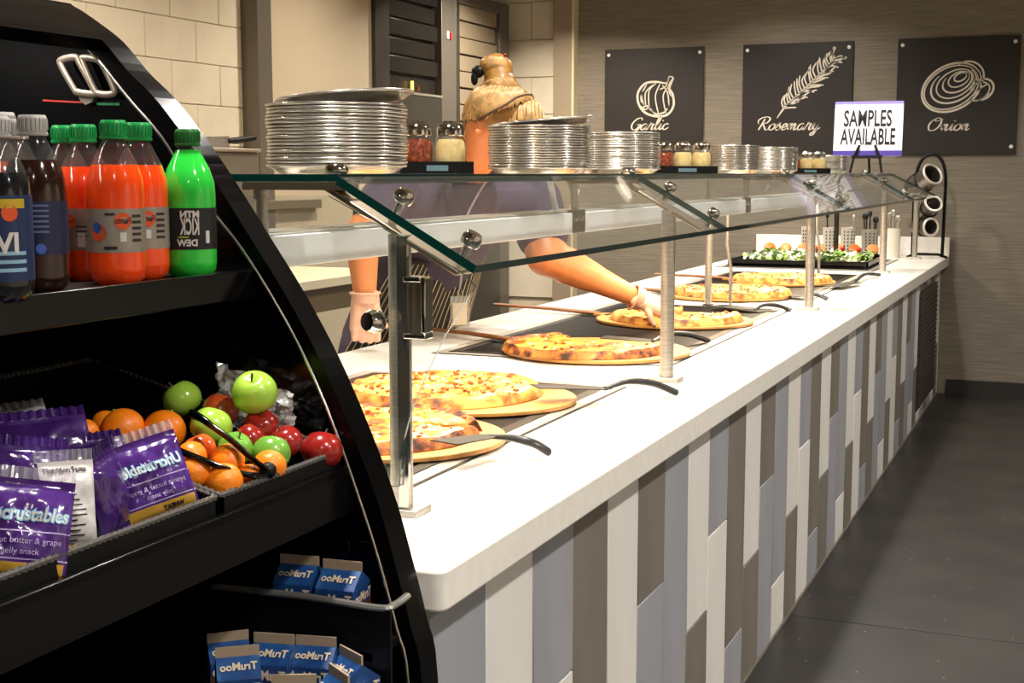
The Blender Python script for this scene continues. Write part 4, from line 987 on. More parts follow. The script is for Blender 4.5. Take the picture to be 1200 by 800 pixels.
# work table with cream top, steel box and knife
tb = thing('work_table', (-3.62, 5.5, 0), 'cream topped work table against the kitchen wall', 'table')
MB().box((-4.08, 4.5, .975), (-3.2, 6.15, 1.02)).build('table_top', mat('cream_table_top', '#EADBBC', .4, var=.05, scale=4), tb, bevel=.004)
for x in (-4.02, -3.26):
    for y in (4.56, 6.09): MB().box((x-.025, y-.025, 0), (x+.025, y+.025, .975)).build('leg', M_steel_dark, tb)
MB().box((-4.04, 4.54, .86), (-3.24, 6.11, .975)).build('apron', mat('table_apron', '#6B563C', .6), tb)
sb = thing('steel_box', (-3.85, 5.35, 1.02), 'grey steel equipment box on the work table beneath the knife', 'equipment box')
MB().box((-4.05, 4.75, 1.0205), (-3.7, 5.72, 1.60)).build('casing', mat('grey_box_steel', '#8D8375', .35, .5, var=.1, scale=5), sb, bevel=.012)
MB().box((-4.05, 4.75, 1.60), (-3.69, 5.73, 1.618)).build('top_lid', mat('box_lid', '#B9AE9C', .3, .5), sb, bevel=.005)
kn = thing('kitchen_knife', (-3.76, 5.4, 1.62), 'wide knife with black handle lying on the steel box', 'knife')
a, b, c, d = at(200, 166, x=-3.74), at(268, 165, x=-3.74), at(270, 161, x=-3.74), at(297, 158, x=-3.74)
MB().prism([(a.x, a.y, 1.62), (b.x, b.y, 1.62), (b.x, b.y, 1.675), (a.x, a.y, 1.655)], (.004, 0, 0)).build('blade', M_steel, kn)
MB().tube([(-3.738, b.y-.01, 1.652), (-3.738, c.y+.05, 1.655), (-3.738, d.y, 1.672)], [.014, .018, .016], 10, flat=.9).build('handle', M_blackmat, kn)
wr = thing('wall_rail', (-4.06, 5.6, 1.28), 'dark metal rail on the block wall above the work table', 'rail')
p0, p1 = at(285, 240, x=-4.06), at(372, 238, x=-4.02)
MB().box((-4.03, p0.y, p0.z-.03), (-3.99, p1.y, p0.z+.02)).build('bar', mat('rail_brown', '#6F6250', .5), wr, bevel=.003)
for yy in (p0.y+.08, p1.y-.08): MB().box((-4.1, yy-.015, p0.z-.02), (-4.03, yy+.015, p0.z+.01)).build('bracket', M_steel_dark, wr)

# ------------------------------------------------------------------ herb posters
M_post = mat('dark_poster_board', '#241D1A', .55, var=.12, scale=4); M_chalk = mat('chalk_white', '#DCD0C0', .8)
GLY = {'a': (1.0, [[(.75, .85), (.5, 1), (.15, .75), (.05, .3), (.2, 0), (.5, .1), (.75, .6), (.82, 1)], [(.82, 1), (.74, .3), (.85, 0), (1.1, .3)]]),
 'r': (.85, [[(0, .2), (.2, .9), (.25, 1.12), (.35, .9), (.65, .95), (.55, .5), (.55, .1), (.7, 0), (.95, .3)]]),
 'l': (.6, [[(0, .2), (.35, 1), (.52, 1.8), (.4, 2.15), (.22, 1.7), (.18, .5), (.3, .03), (.45, .03), (.7, .3)]]),
 'i': (.55, [[(0, .2), (.25, 1), (.2, .3), (.3, 0), (.6, .3)], [(.32, 1.4), (.36, 1.5), (.38, 1.45)]]),
 'c': (.75, [[(.7, .75), (.55, 1), (.18, .75), (.08, .3), (.3, 0), (.6, .1), (.9, .4)]]),
 'o': (.9, [[(.5, 1), (.12, .7), (.1, .2), (.4, 0), (.72, .3), (.72, .8), (.5, 1), (.65, .85), (1.0, .9)]]),
 's': (.75, [[(0, .2), (.42, 1.15), (.4, .85), (.62, .4), (.5, .05), (.2, 0), (.1, .15)], [(.45, .0), (.8, .3)]]),
 'e': (.75, [[(0, .25), (.5, .5), (.6, .85), (.4, 1), (.15, .7), (.12, .25), (.35, 0), (.8, .3)]]),
 'm': (1.35, [[(0, .2), (.2, 1), (.16, 0)], [(.17, .3), (.45, .97), (.58, .8), (.52, 0)], [(.53, .4), (.85, .97), (.98, .8), (.93, .2), (1.05, 0), (1.35, .3)]]),
 'n': (1.0, [[(0, .2), (.2, 1), (.16, 0)], [(.17, .3), (.5, .97), (.64, .8), (.58, .2), (.7, 0), (1.0, .3)]]),
 'y': (.95, [[(0, .2), (.2, 1), (.18, .3), (.4, 0), (.7, .4), (.82, 1)], [(.82, 1), (.72, .2), (.5, -.7), (.2, -.9), (.15, -.6), (.6, -.15), (1.1, .3)]]),
 'G': (1.5, [[(1.35, 1.55), (1.2, 1.95), (.7, 1.9), (.2, 1.25), (.15, .5), (.5, .02), (.95, .15), (1.2, .75)], [(.75, .8), (1.35, .85), (1.2, .1), (.8, -.35)]]),
 'R': (1.6, [[(.35, 0), (.55, .9), (.75, 1.85)], [(.1, 1.0), (-.05, 1.5), (.3, 1.95), (.95, 2.1), (1.4, 1.8), (1.2, 1.2), (.7, 1.0), (1.0, .5), (1.3, .02), (1.65, .25)]]),
 'O': (1.65, [[(.9, 2.0), (.3, 1.6), (.05, .8), (.35, .05), (1.0, .15), (1.4, .9), (1.3, 1.7), (.9, 2.0), (.55, 1.75), (.8, 1.5), (1.55, 1.75)]])}
WN = V((0, -1, 0)); PYF = YW-.019
def pxw(u, v): p = at(u, v, y=PYF); return V((p.x, PYF, p.z))
def zp(x, y): return pxw(680+x/2.3077, 20+y/2.3077)
def script(word, x0, x1, base, xh, par):
    adv = 0; items = []
    for ch in word: items.append((ch, adv)); adv += GLY[ch][0]
    m = MB(); k = (x1-x0)/(adv+.2); 
    for ch, a in items:
        for st_ in GLY[ch][1]:
            pts = [(x0+(q[0]+a+.28*q[1])*k, base+q[1]*xh) for q in [(p.x, p.y) for p in spline(st_, 6)]]
            m.stroke([V((p[0], PYF, p[1])) for p in pts], .012, WN, cal=.6)
    return m.build('script_lettering', M_chalk, par, smooth=0)
def poster(name, u0, u1, lab):
    a = at(u0, 50, y=YW); b = at(u1, 50, y=YW); zt, zb = 2.398, 1.625
    t = thing('wall_poster', ((a.x+b.x)/2, YW, zb), lab, 'poster', 'herb posters on the wallpaper wall')
    MB().box((a.x, YW-.018, zb), (b.x, YW-.0005, zt)).build('board', M_post, t, bevel=.002)
    pins = MB()
    for x in (a.x+.03, b.x-.03):
        for z in (zt-.04, zb+.05):
            MB().lathe([(.013, 0), (.012, .006), (.0001, .009)], 14, (x, YW-.018, z), Matrix.Rotation(PI/2, 4, 'X')).build('pin', M_whiteplastic, t)
    return t, a.x, b.x
def draw(t, strokes, nm, wd=.009):
    m = MB()
    for s_ in strokes:
        w_ = wd
        if isinstance(s_, tuple): s_, w_ = s_
        m.stroke(spline([zp(*q) for q in s_], 6), w_, WN)
    return m.build(nm, M_chalk, t, smooth=0)
t1, xa, xb = poster('garlic', 710, 826, 'dark poster with a chalk garlic bulb, leftmost')
draw(t1, [([(240, 160), (233, 178), (205, 175), (175, 180), (156, 205), (158, 235), (175, 258), (205, 268), (235, 264), (252, 240), (250, 210), (241, 193), (246, 177), (251, 164), (240, 160)], .016),
  [(206, 178), (186, 200), (186, 245)], [(216, 180), (203, 215), (212, 264)], [(236, 190), (224, 215), (232, 262)], [(164, 240), (174, 250), (188, 246), (200, 262)], [(180, 182), (166, 210), (172, 238)],
  [(238, 166), (232, 186), (214, 196)], [(248, 168), (238, 190), (246, 215)], [(170, 200), (164, 215), (166, 232)], ([(190, 250), (205, 262), (226, 258), (236, 246)], .012), [(222, 184), (236, 205), (240, 240)],
  [(195, 184), (176, 206), (178, 244)], ([(168, 246), (180, 240), (192, 254)], .012)], 'garlic_drawing')
p, q = zp(133, 305), zp(238, 305)
script('Garlic', p.x, q.x, p.z, zp(133, 289).z-p.z, t1)
t2, xa, xb = poster('rosemary', 872, 1001, 'dark poster with a chalk rosemary sprig, middle')
stem = [(532, 273), (556, 240), (592, 208), (630, 172), (668, 135), (690, 112)]
sg = [([*stem], .014)]
sp_ = spline(stem, 5); rq = random.Random(5)
for i in range(4, len(sp_)):
    x, y = sp_[i].x, sp_[i].y; l = 46*(1-.3*abs(i/len(sp_)-.5)*2)
    sg.append(([(x, y), (x-6+rq.uniform(-3, 3), y-l*.5), (x-2+rq.uniform(-6, 8), y-l)], .010))
    sg.append(([(x, y), (x+l*.45, y-6+rq.uniform(-4, 6)), (x+l*.95, y-10+rq.uniform(-8, 8))], .010))
sg = [s_ for s_ in sg]
draw(t2, sg, 'rosemary_drawing')
p, q = zp(474, 306), zp(648, 306)
script('Rosemary', p.x, q.x, p.z, zp(474, 289).z-p.z, t2)
t3, xa, xb = poster('onion', 1053, 1196, 'dark poster with a chalk sliced onion, rightmost')
def ell(cx, cy, rx, ry, rot, a0=0, a1=360, n=14):
    r_ = math.radians(rot); out = []
    for i in range(n+1):
        a = math.radians(a0+(a1-a0)*i/n); x, y = rx*math.cos(a), ry*math.sin(a); out.append((cx+x*math.cos(r_)-y*math.sin(r_), cy+x*math.sin(r_)+y*math.cos(r_)))
    return out
draw(t3, [(ell(1005, 190, 86, 60, -28), .014), ell(1004, 190, 79, 53, -28), (ell(1010, 184, 66, 43, -28, -20, 250), .012), ell(1014, 180, 55, 34, -28), (ell(1020, 174, 43, 26, -28, -30, 240), .011), ell(1024, 168, 31, 18, -28),
  (ell(1028, 162, 18, 10, -28), .010), (ell(1086, 196, 34, 26, -35, -150, 140), .013), ell(1080, 200, 30, 20, -35, -150, 120), [(1052, 226), (1080, 224), (1108, 206)], (ell(1048, 160, 44, 40, -20, -110, 60), .012), [(1060, 215), (1086, 190), (1104, 180)]], 'onion_drawing')
p, q = zp(936, 307), zp(1055, 307)
script('Onion', p.x, q.x, p.z, zp(936, 290).z-p.z, t3)

# ------------------------------------------------------------------ samples sign on a small easel
sy = 7.95
def sgp(u, v): d = at(u, v, y=sy); return d
sA, sB, sC, sD = sgp(975, 118), sgp(1054, 122), sgp(1061, 187), sgp(982, 183)
sx0, sx1 = sA.x, sB.x+.005; sw = sx1-sx0; sh = sA.z-sD.z
sg_ = thing('sign_easel', ((sx0+sx1)/2, sy, SZ), 'white and purple samples available sign on a black easel', 'sign', rz=0)
tl = math.radians(-10)
Ms = Matrix.Translation(V(((sx0+sx1)/2+.015, sy, sD.z))) @ Matrix.Rotation(math.radians(3), 4, 'Z') @ Matrix.Rotation(tl, 4, 'X') @ Matrix.Shear('XZ', 4, (0, 0))
MB().box((-sw/2, 0, 0), (sw/2, .006, sh), Ms).build('sign_board', mat('sign_white', '#ECEAF0', .35), sg_)
brd = sg_.children[0]
M_pu = mat('sign_purple', '#4B3A9C', .4); M_pu2 = mat('sign_lilac', '#8C80C4', .4); M_pu3 = mat('sign_pale_lilac', '#C3BCE2', .4)
MB().box((-sw/2, -.0012, 0), (sw/2, 0, sh*.10), Ms).build('purple_band', M_pu, brd)
MB().box((-sw/2, -.0012, sh*.95), (sw/2, 0, sh), Ms).build('purple_band', M_pu2, brd)
MB().box((-sw/2, -.0010, sh*.89), (sw/2, 0, sh*.95), Ms).build('purple_band', M_pu3, brd)
M_pais = mat('paisley_grey', '#C9C5D2', .6); m = MB()
for (cx, cz, rr) in ((-.03, .20, .035), (.0, .12, .06), (.02, .08, .03), (-.05, .13, .03), (.05, .2, .025), (.0, .06, .02)):
    pts = [Ms @ V((cx+(rr*(1-.05*i))*math.cos(i*.5), -.0006, cz+(rr*(1-.05*i))*math.sin(i*.5))) for i in range(17)]
    m.stroke(pts, .010, WN)
m.build('paisley_print', M_pais, brd, smooth=0)
M_sgi = mat('sign_black_ink', '#14141A', .5)
text('sign_text', 'SAMPLES', sh*.36, lambda a, b: Ms @ V((a-.005, -.0018, b*1.15+sh*.675)), M_sgi, brd, bold=.0018, width=sw*.70)
text('sign_text', 'AVAILABLE', sh*.36, lambda a, b: Ms @ V((a, -.0018, b*1.15+sh*.34)), M_sgi, brd, bold=.0018, width=sw*.80)
for x in (-.07, .07):
    MB().tube([Ms @ V((x*.6, -.012, .06)), Ms @ V((x, -.012, -.005)), V((Ms.translation.x+x*1.25, sy-.03, SZ+.004))], .007, 6).build('easel_leg', M_blackmat, sg_)
MB().tube([Ms @ V((0, .012, .12)), V((Ms.translation.x, sy+.12, SZ+.004))], .007, 6).build('easel_leg', M_blackmat, sg_)
MB().box((-.085, -.018, -.012), (.085, .012, .0), Ms).build('ledge', M_blackmat, sg_)

# ------------------------------------------------------------------ cup rack at the far end
RY = 9.45
def rp(u, v, dy=0): return at(u, v, y=RY+dy)
rk = thing('cup_rack', (at(1085, 300, y=RY).x, RY, CT), 'black arched wire rack holding three tilted steel cups', 'rack')
zb = CT
pts = [rp(1069, 300), rp(1071, 240), rp(1074, 205), rp(1080, 188), rp(1092, 180), rp(1103, 187), rp(1108, 205), rp(1107, 240), rp(1104, 297)]
pts[0].z = zb+.008; pts[-1].z = zb+.008
MB().tube(spline(pts, 5), .011, 8).build('arch_frame', M_blackmat, rk)
f0, f1 = rp(1069, 300), rp(1104, 297)
MB().tube([(f0.x-.03, RY, zb+.008), (f0.x+.02, RY-.05, zb+.03), (f1.x-.02, RY-.05, zb+.03), (f1.x+.03, RY, zb+.008)], .009, 8).build('foot', M_blackmat, rk)
M_cup = mat('cup_steel', '#8A8279', .3, .85); M_cupl = mat('cup_rim', '#E5DDD0', .35, .3)
for (u, v, u2, v2, r0) in ((1093, 204, 1071, 221, .069), (1094, 238, 1083, 252, .055), (1091, 266, 1074, 266, .055)):
    a = rp(u, v, -.10); b = rp(u2, v2, .02); ax = (a-b).normalized(); L_ = (a-b).length
    Mx = V((0, 0, 1)).rotation_difference(ax).to_matrix().to_4x4()
    c = tag(MB().lathe([(.0001, 0), (r0*.92, 0), (r0, .02), (r0, L_), (r0*.9, L_), (r0*.86, .02), (.0001, .015)], 24, b, Mx).build('cup', M_cup, rk), 'steel cup')
    MB().tube([a+Mx.to_3x3() @ V((r0*math.cos(t_*PI/12), r0*math.sin(t_*PI/12), 0)) for t_ in range(24)], .008, 6, closed=True).build('rim', M_cupl, c)
    MB().tube([b+ax*L_*.5+Mx.to_3x3() @ V((r0*1.02*math.cos(t_*PI/10), r0*1.02*math.sin(t_*PI/10), 0)) for t_ in range(20)], .006, 6, closed=True).build('holder_ring', M_blackmat, c)
MB().tube(spline([rp(1073, 204), rp(1064, 212), rp(1060, 224)], 5), .010, 8).build('side_hook', M_blackmat, rk)
MB().ball(rp(1060, 224), .017, 10).build('hook_end', M_whiteplastic, rk)

# ------------------------------------------------------------------ cutlery holders
M_cyl = mat('pale_holder', '#CFC8BC', .35, .3); M_dot = mat('holder_hole', '#3A3631', .7)
def holder(u0, u1, vt, lab, perf, m=M_cyl, y=9.42, ut=None, utc=0):
    a, b = at(u0, 290, y=y), at(u1, 290, y=y); r = (b.x-a.x)/2*.92; zt = at(u0, vt, y=y).z; cx = (a.x+b.x)/2
    t = thing('cutlery_holder', (cx, y, CT), lab, 'holder', 'cutlery holders at the far end')
    MB().lathe([(r*.9, 0), (r, zt-CT), (r*1.03, zt-CT), (r*.95, zt-CT-.005), (r*.85, .01), (.0001, .008)], 24).build('cup', m, t, world=False)
    if perf:
        d = MB(); 
        for c in range(4):
            an = -PI/2+YAW+(c-1.5)*.5
            for k in range(7):
                z = .03+k*(zt-CT-.06)/6; rr = r*(.9+.1*z/(zt-CT))+.0008
                Mx = Matrix.Rotation(an, 4, 'Z'); d.box((rr-.001, -.0045, z-.006), (rr+.0005, .0045, z+.006), Mx)
        d = d.build('holes', M_dot, t, world=False); d['kind'] = 'stuff'
    for k in range(utc):
        an = k*2.4; q = V((r*.45*math.cos(an), r*.45*math.sin(an), 0)); L_ = zt-CT+.05+.04*((k*37) % 3)/2
        top = V((q.x*1.6, q.y*1.6, L_))
        f = thing('utensil', (cx+q.x, y+q.y, CT+.012), 'upright utensil, '+['first', 'second', 'third', 'fourth', 'fifth'][k]+' in the '+lab, 'utensil', 'utensils standing in holders')
        MB().tube([(0, 0, 0), (top.x-q.x, top.y-q.y, L_-.02)], [.006, .005], 6).build('handle', ut, f, world=False)
        MB().ball((top.x-q.x, top.y-q.y, L_), (.014, .008, .024), 8).build('head', ut, f, world=False)
M_ub = mat('black_utensil', '#1A1A1A', .4)
holder(938, 950, 265, 'plain perforated holder, leftmost', True)
holder(963, 982, 266, 'perforated holder, second from left', True, utc=2, ut=M_ub)
holder(984, 1003, 266, 'perforated holder, third from left', True, utc=1, ut=M_steel)
holder(1008, 1030, 268, 'perforated grey holder with black utensils', True, mat('grey_holder', '#A9A49B', .35, .5), utc=5, ut=M_ub)
holder(1036, 1056, 267, 'plain white crock, rightmost holder', False, mat('white_crock', '#E7DFD0', .3), utc=5, ut=M_steel)
# ------------------------------------------------------------------ the worker behind the counter
M_skin = mat('warm_skin', '#E58E55', .45, var=.08, scale=12, sss=.15)
M_shirt = mat('purple_grey_shirt', '#4A3A52', .8, var=.15, scale=10); M_trous = mat('dark_trousers', '#1E1B20', .8)
M_glove = mat('vinyl_glove', '#F2B79A', .3, var=.12, scale=30, coat=.3, bump=.15, bscale=40)
M_hair = ramp_mat('blonde_hair', [(0, '#54370F'), (.4, '#835A22'), (.6, '#A57839'), (1, '#C79D60')], 22, .4, .5, stretch=(1, 1, 1), detail=8)  # darkened so gaps between the pale strands read as shaded
W = thing('person', (-2.42, 4.25, 0), 'worker in purple shirt and striped apron reaching over the counter', 'person')
hc = at(588, 140, x=-1.68)                      # head centre
neck = at(556, 208, x=-1.80); 
shl = at(462, 222, x=-2.02)                     # near shoulder (left in view)
shr = at(628, 236, x=-1.84)
chest = at(535, 262, x=-1.98); waist = at(480, 330, x=-2.24); hip = at(455, 405, x=-2.40)
wrl = at(428, 352, x=-2.06); fist = at(426, 384, x=-2.06)
ell_ = at(424, 275, x=-2.08)
elr = at(640, 300, x=-1.76)
hnd = at(822, 375, y=4.86); wrr = at(748, 350, y=4.72)
# skin: head, neck and both arms as one surface
b = MB()
fdir = V((.50, .62, -.60)).normalized()        # where the face points
hx = fdir.cross(V((0, 0, 1))).normalized(); hup = hx.cross(fdir).normalized()
Hm = Matrix((hx, fdir, hup)).transposed()
def hp(x, y, z): return hc+Hm @ V((x, y, z))
b.ball(hc, (.074, .092, .112), 20, Hm)
b.ball(hp(0, .035, -.055), (.056, .060, .070), 16, Hm)          # jaw
b.cap(hp(0, .093, .012), hp(0, .112, -.020), .009, .014)         # nose
b.ball(hp(0, .092, -.055), (.024, .010, .008), 10, Hm)          # lips
for s_ in (-1, 1):
    b.ball(hp(s_*.074, -.008, -.008), (.012, .022, .032), 12, Hm)   # ears
    b.ball(hp(s_*.030, .080, .030), (.022, .012, .010), 10, Hm)     # brow
b.cap(hp(0, -.035, -.06), neck, .056, .062); b.cap(neck, chest+V((0, 0, .05)), .062, .075)
b.cap(shl, ell_, .070, .056); b.cap(ell_, wrl.lerp(ell_, .10), .058, .037)
b.cap(shr, elr, .085, .075); b.cap(elr, wrr.lerp(elr, .10), .072, .038); b.cap(elr.lerp(wrr, .2), elr.lerp(wrr, .5), .070, .056)
body = remesh(b.build('body', M_skin, W, smooth=80), .009, 5)
for s_ in (-1, 1):
    e = MB().ball(hp(s_*.030, .084, .016), .011, 12).build('eye', mat('eye_white', '#E8E2DA', .2), body)
    MB().ball(hp(s_*.030, .0925, .014), .005, 8).build('iris', mat('iris', '#3A2A1C', .2), body)
# shirt
b = MB()
b.cap(chest, waist, .150, .165); b.cap(waist, hip, .165, .185)
b.cap(shl.lerp(chest, .25), shr.lerp(chest, .25), .095, .095); b.cap(neck-V((0, 0, .06)), chest, .08, .14)
b.cap(shl, shl.lerp(ell_, .5), .086, .084); b.cap(shr, shr.lerp(elr, .6), .10, .10)
b.cap(chest+V((-.06, 0, 0)), waist+V((-.04, 0, 0)), .14, .15)
b.cap(hip+V((0, -.09, -.02)), hip+V((0, .11, -.02)), .15, .15)
remesh(b.build('shirt', M_shirt, W, smooth=80), .014, 6)
b = MB(); b.tube([neck+V((.075*math.cos(i*PI/8), .075*math.sin(i*PI/8), .005+.012*math.cos(i*PI/8))) for i in range(16)], .012, 8, closed=True).build('collar', M_shirt, W)
# trousers and shoes
b = MB()
for s_ in (-1, 1):
    h0 = hip+V((-.02, s_*.10, -.06)); kn_ = V((h0.x-.02, h0.y+s_*.02, .50)); an = V((h0.x-.05, h0.y+s_*.03, .10))
    b.cap(h0, kn_, .110, .080); b.cap(kn_, an, .078, .055)
b.cap(hip+V((0, -.09, -.05)), hip+V((0, .09, -.05)), .14, .14)
remesh(b.build('trousers', M_trous, W, smooth=80), .016, 4)
for s_ in (-1, 1):
    h0 = hip+V((-.07, s_*.13, 0)); MB().cap((h0.x-.05, h0.y, .045), (h0.x+.16, h0.y, .04), .045, .042).build('shoe', M_blackmat, W)
# striped apron wrapped round the hips
M_apr = bpy.data.materials.new('striped_apron'); M_apr.use_nodes = True; nt = M_apr.node_tree; N = nt.nodes; L = nt.links; B = N['Principled BSDF']; B.inputs['Roughness'].default_value = .75
tc = N.new('ShaderNodeTexCoord'); wv = N.new('ShaderNodeTexWave'); wv.wave_type = 'BANDS'; wv.bands_direction = 'X'; wv.inputs['Scale'].default_value = 1.0; wv.inputs['Distortion'].default_value = 0
sx = N.new('ShaderNodeSeparateXYZ'); L.new(tc.outputs['UV'], sx.inputs[0])
fr = N.new('ShaderNodeMath'); fr.operation = 'FRACT'; ml = N.new('ShaderNodeMath'); ml.operation = 'MULTIPLY'; ml.inputs[1].default_value = 34
L.new(sx.outputs['X'], ml.inputs[0]); L.new(ml.outputs[0], fr.inputs[0])
lt_ = N.new('ShaderNodeMath'); lt_.operation = 'LESS_THAN'; lt_.inputs[1].default_value = .2; L.new(fr.outputs[0], lt_.inputs[0])
mx = N.new('ShaderNodeMix'); mx.data_type = 'RGBA'; mx.inputs[6].default_value = (*lin('#17130F'), 1); mx.inputs[7].default_value = (*lin('#D9BF95'), 1)
L.new(lt_.outputs[0], mx.inputs[0]); L.new(mx.outputs[2], B.inputs['Base Color']); N.remove(wv)
NU, NV = 60, 20
def apr(i, j):
    """i around the front, j from waist to hem"""
    a = (i-.5)*2.9; c = waist.lerp(hip, min(1.3, j*1.9)) if j < .6 else V((hip.x, hip.y, hip.z-(j-.6)*.9))
    if j < .6: c = waist.lerp(chest, .42).lerp(hip, j/.6)
    rx = .195+.07*min(1, j*1.6)+.012*math.sin(a*9+j*3)*(.4+j); ry = .20+.07*min(1, j*1.6)+.012*math.sin(a*9+j*3)*(.4+j)
    d0 = V((1, -.25, 0)).normalized(); d1 = V((d0.y*-1, d0.x, 0))
    return c+d0*(rx*math.cos(a))+d1*(ry*math.sin(a))
ap = MB().grid(apr, NU, NV).build('apron', M_apr, W, smooth=80)
uv = ap.data.uv_layers.new(name='UVMap')
for p in ap.data.polygons:
    for li, vi in zip(p.loop_indices, p.vertices):
        i, j = divmod(vi, NV+1); uv.data[li].uv = (i/NU, j/NV)
sm = ap.modifiers.new('thickness', 'SOLIDIFY'); sm.thickness = .003
ws = [apr(i/30, .0) for i in range(31)]
MB().tube(ws, .010, 6).build('apron_band', M_blackmat, W)
# gloves
def hand(wr, d, pn, curl, spread=.12, thumb=.9, flip=1, seg=(.048, .031, .026), name='glove', thumb_curl=.5, pl=.085, cuff=None):
    """wr wrist, d pointing direction, pn back-of-hand normal, curl per-finger bends"""
    d = d.normalized(); pn = (pn-d*pn.dot(d)).normalized(); s_ = d.cross(pn)*flip
    b = MB()
    for k in (-1, -.33, .33, 1): b.cap(wr+s_*(.020*k)-d*.01, wr+d*pl*.95+s_*(.033*k), .024, .019)
    lens = (.92, 1.05, 1.0, .80)
    for f in range(4):
        k = (-1, -.33, .33, 1)[f]; p = wr+d*pl+s_*(.035*k); a = 0; dd = (d+s_*spread*k).normalized(); cu = curl[f]
        rads = (.0128, .0116, .0106, .0092)
        for q in range(3):
            a += cu[q]; v_ = dd*math.cos(a)-pn*math.sin(a); e = p+v_*seg[q]*lens[f]; b.cap(p, e, rads[q], rads[q+1], 10); p = e
    p = wr+d*.028-s_*.030; v_ = (d*math.cos(thumb)-s_*math.sin(thumb)-pn*.25).normalized(); e = p+v_*.042; b.cap(p, e, .0145, .012, 10)
    v2 = (v_*math.cos(thumb_curl)+(d*.6-pn*.5)*math.sin(thumb_curl)).normalized(); b.cap(e, e+v2*.032, .012, .009, 10)
    o = remesh(b.build(name, M_glove, W, smooth=80), .0042, 3)
    if cuff:
        c = wr-d*.018; MB().tube([c+s_*(cuff*math.cos(i*PI/10))+pn*(cuff*math.sin(i*PI/10)) for i in range(20)], .0045, 6, closed=True).build('glove_cuff', M_glove, o)
        MB().tube([c, wr+d*.012], [cuff, cuff*.9], 20, caps=False).build('glove_sleeve', M_glove, o)
    return o
view = V((.40, -.85, .1)).normalized()
w0 = at(428, 350, x=-2.06)
hand(w0, V((0, .01, -1)), V((.45, -.85, 0)), [(.35, 1.5, 1.2)]*4, .04, .55, flip=1, cuff=.046, pl=.098, seg=(.036, .028, .022))
d = (hnd-wrr); d = (d+V((0, 0, -.01))).normalized()
hand(wrr, d, V((.0, -.55, .8)), [(.05, .2, .15), (.40, .5, .4), (.55, .7, .5), (.65, .8, .5)], .10, 1.0, flip=-1, cuff=.046, pl=.10)
# hair: swept-up crown, fringe, bun, nape wisp
def onball(u, v, c, r):
    """point on a sphere seen along the sight line through (u, v), or the nearest point of its outline"""
    o_ = V((0, 0, CAM_Z)); q = at(u, v, y=c.y)-o_; q.normalize(); t0 = (c-o_).dot(q); n = o_+q*t0; dd = (n-c).length
    return n-q*math.sqrt(r*r-dd*dd) if dd < r else c+(n-c).normalized()*r
hb = at(588, 128, x=-1.68); hs = (hb-V((0, 0, CAM_Z))).dot(FW)/FPX
def hq(u, v, toward=0): return hb+RT*((u-588)*hs)-UP*((v-128)*hs)-FW*toward
c1 = hq(584, 132); c2 = hq(608, 146, .012); c3 = hq(586, 100); c4 = hq(582, 77)
b = MB()
b.ball(c1, (.112, .112, .088), 20); b.ball(c2, (.080, .080, .078), 18); b.ball(hq(566, 134, .02), (.062, .062, .058), 14)
b.cap(c1+V((0, 0, .03)), c3, .088, .055)
hair = remesh(b.build('hair', M_hair, W, smooth=80), .008, 4)
b = MB(); b.cap(c3, c4, .052, .040); b.cap(hq(573, 76), hq(590, 78), .030, .030)
bun = remesh(b.build('bun', M_hair, hair, smooth=80), .006, 3)
rq = random.Random(9); lk = MB()
for i in range(46):                                        # strands swept from the ear up to the crown
    f = i/45; st_ = (541+f*32+rq.uniform(-2, 2), 140-f*2+rq.uniform(-3, 3)); md = (552+f*34, 112-f*2+rq.uniform(-3, 3)); en = (570+f*28, 92+8*abs(f-.5)+rq.uniform(-2, 2))
    pts = [onball(p.x, p.y, c1 if p.y > 104 else c3, .1155 if p.y > 104 else .062) for p in spline([st_, md, en], 5)]
    lk.tube(pts, [.001]+[.0027+.0015*rq.random()]*(len(pts)-2)+[.001], 5)
for i in range(40):                                        # strands from the parting to the crown
    f = i/39; st_ = (572+f*62, 134-f*18+rq.uniform(-3, 1)); md = (583+f*36, 112-f*2); en = (577+f*20, 92+rq.uniform(-2, 2))
    pts = [onball(p.x, p.y, c1 if p.y > 104 else c3, .1155 if p.y > 104 else .062) for p in spline([st_, md, en], 5)]
    lk.tube(pts, [.001]+[.0027+.0015*rq.random()]*(len(pts)-2)+[.001], 5)
for i in range(44):                                        # fringe hanging below the parting
    f = i/43; st_ = (598+f*36, 121-f*6+rq.uniform(-2, 2)); md = (594+f*42+rq.uniform(-2, 2), 134); en = (590+f*47+rq.uniform(-3, 3), 152)
    pts = [onball(p.x, p.y, c2, .086) for p in spline([st_, md, en], 5)]
    lk.tube(pts, [.001]+[.0022+.0012*rq.random()]*(len(pts)-2)+[.001], 5)
for i in range(22):
    f = i/21; pts = [onball(p.x, p.y, c4, .0415) for p in spline([(568+f*28, 90), (570+f*24, 76), (574+f*16, 66)], 5)]
    lk.tube(pts, [.001]+[.0024]*(len(pts)-2)+[.001], 5)
o = lk.build('hair_strands', mat('hair_strand', '#CBA066', .38, var=.4, scale=40), hair, smooth=80); o['kind'] = 'stuff'
wp = MB()
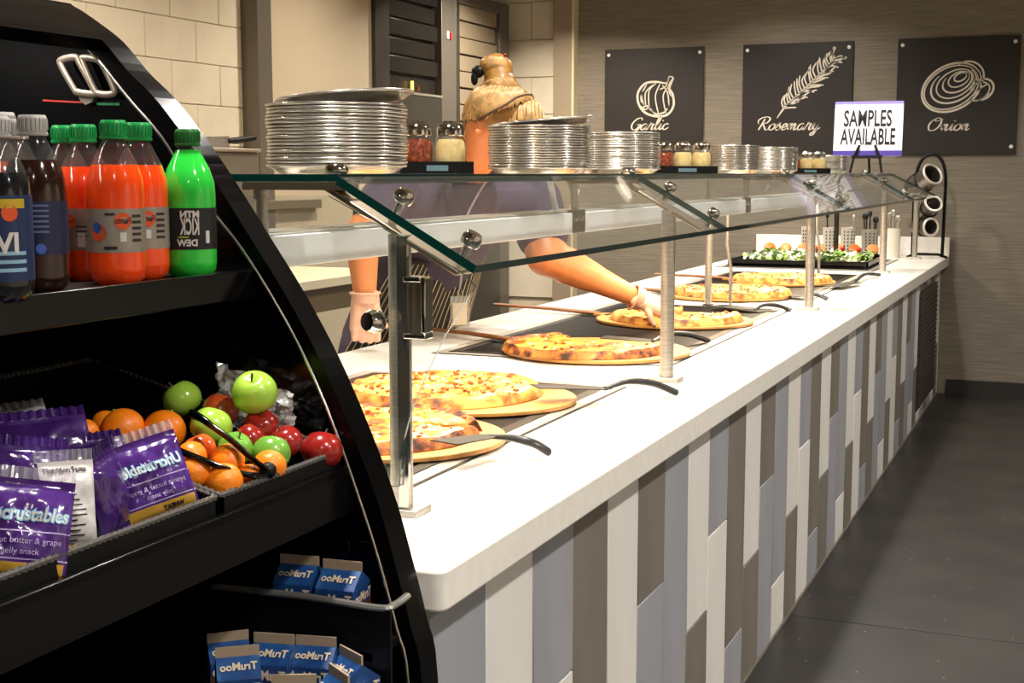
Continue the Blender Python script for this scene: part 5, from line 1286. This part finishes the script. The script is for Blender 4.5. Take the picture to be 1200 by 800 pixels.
for i in range(14):
    p0 = hq(548+i*.5, 132+i, .02); p1 = hq(542-i*.3, 160, .02); p2 = hq(538+i*.8, 198, .02); wp.tube(spline([p0, p1, p2], 5), [.0055]*10+[.002], 5)
o = wp.build('nape_wisp', M_hair, hair, smooth=80); o['kind'] = 'stuff'
e0 = onball(563, 148, c1, .112)
b = MB(); b.ball(e0, (.012, .012, .026), 12); b.ball(e0+V((-.006, -.006, -.016)), .010, 8); b.build('ear', M_skin, body)
MB().ball(hq(560, 84, .0), (.022, .016, .020), 12).build('hair_clip', M_blackmat, hair)
MB().ball(hq(556, 92, .0), (.012, .010, .022), 10).build('hair_clip', M_blackmat, hair)
MB().ball(hq(592, 67, .03), .006, 8).build('red_bead', mat('red_bead', '#8E1F1A', .3), hair)
bd = [onball(p.x, p.y, c1, .1165) for p in spline([(561, 141), (575, 132), (592, 123), (606, 114), (620, 111), (631, 113)], 6)]
MB().tube(bd, .0042, 8).build('crease_band', mat('band_brown', '#4A3020', .6), hair)  # thin dark line along the crease between crown and fringe
MB().tube([onball(555, 125, c1, .118), onball(562, 141, c1, .118)], .003, 6).build('hair_pin', M_chrome, hair)
# lanyard and badge
bg = at(539, 362, x=-1.98)
MB().tube(spline([neck+V((.06, -.03, .0)), at(545, 260, x=-1.80), at(541, 320, x=-1.93), bg+V((0, 0, .075))], 6), .004, 6).build('lanyard', mat('lanyard_cord', '#B6A9B8', .5), W)
Mb = Matrix.Translation(bg) @ Matrix.Rotation(math.radians(35), 4, 'Z')
bp_ = MB().box((-.034, -.002, -.062), (.034, .002, .045), Mb).build('badge', clear_mat('badge_sleeve', (.9, .9, .88), haze=.25, dcol=(.8, .75, .68), boost=.08), W)
MB().box((-.026, -.0045, -.055), (.024, -.0025, .022), Mb).build('badge_card', mat('badge_card', '#E9DCC6', .5), bp_)
MB().tube([Mb @ V((0, 0, .045)), Mb @ V((-.008, 0, .062)), Mb @ V((0, 0, .080)), Mb @ V((.008, 0, .062)), Mb @ V((0, 0, .047))], .0025, 6).build('badge_clip', M_chrome, bp_)
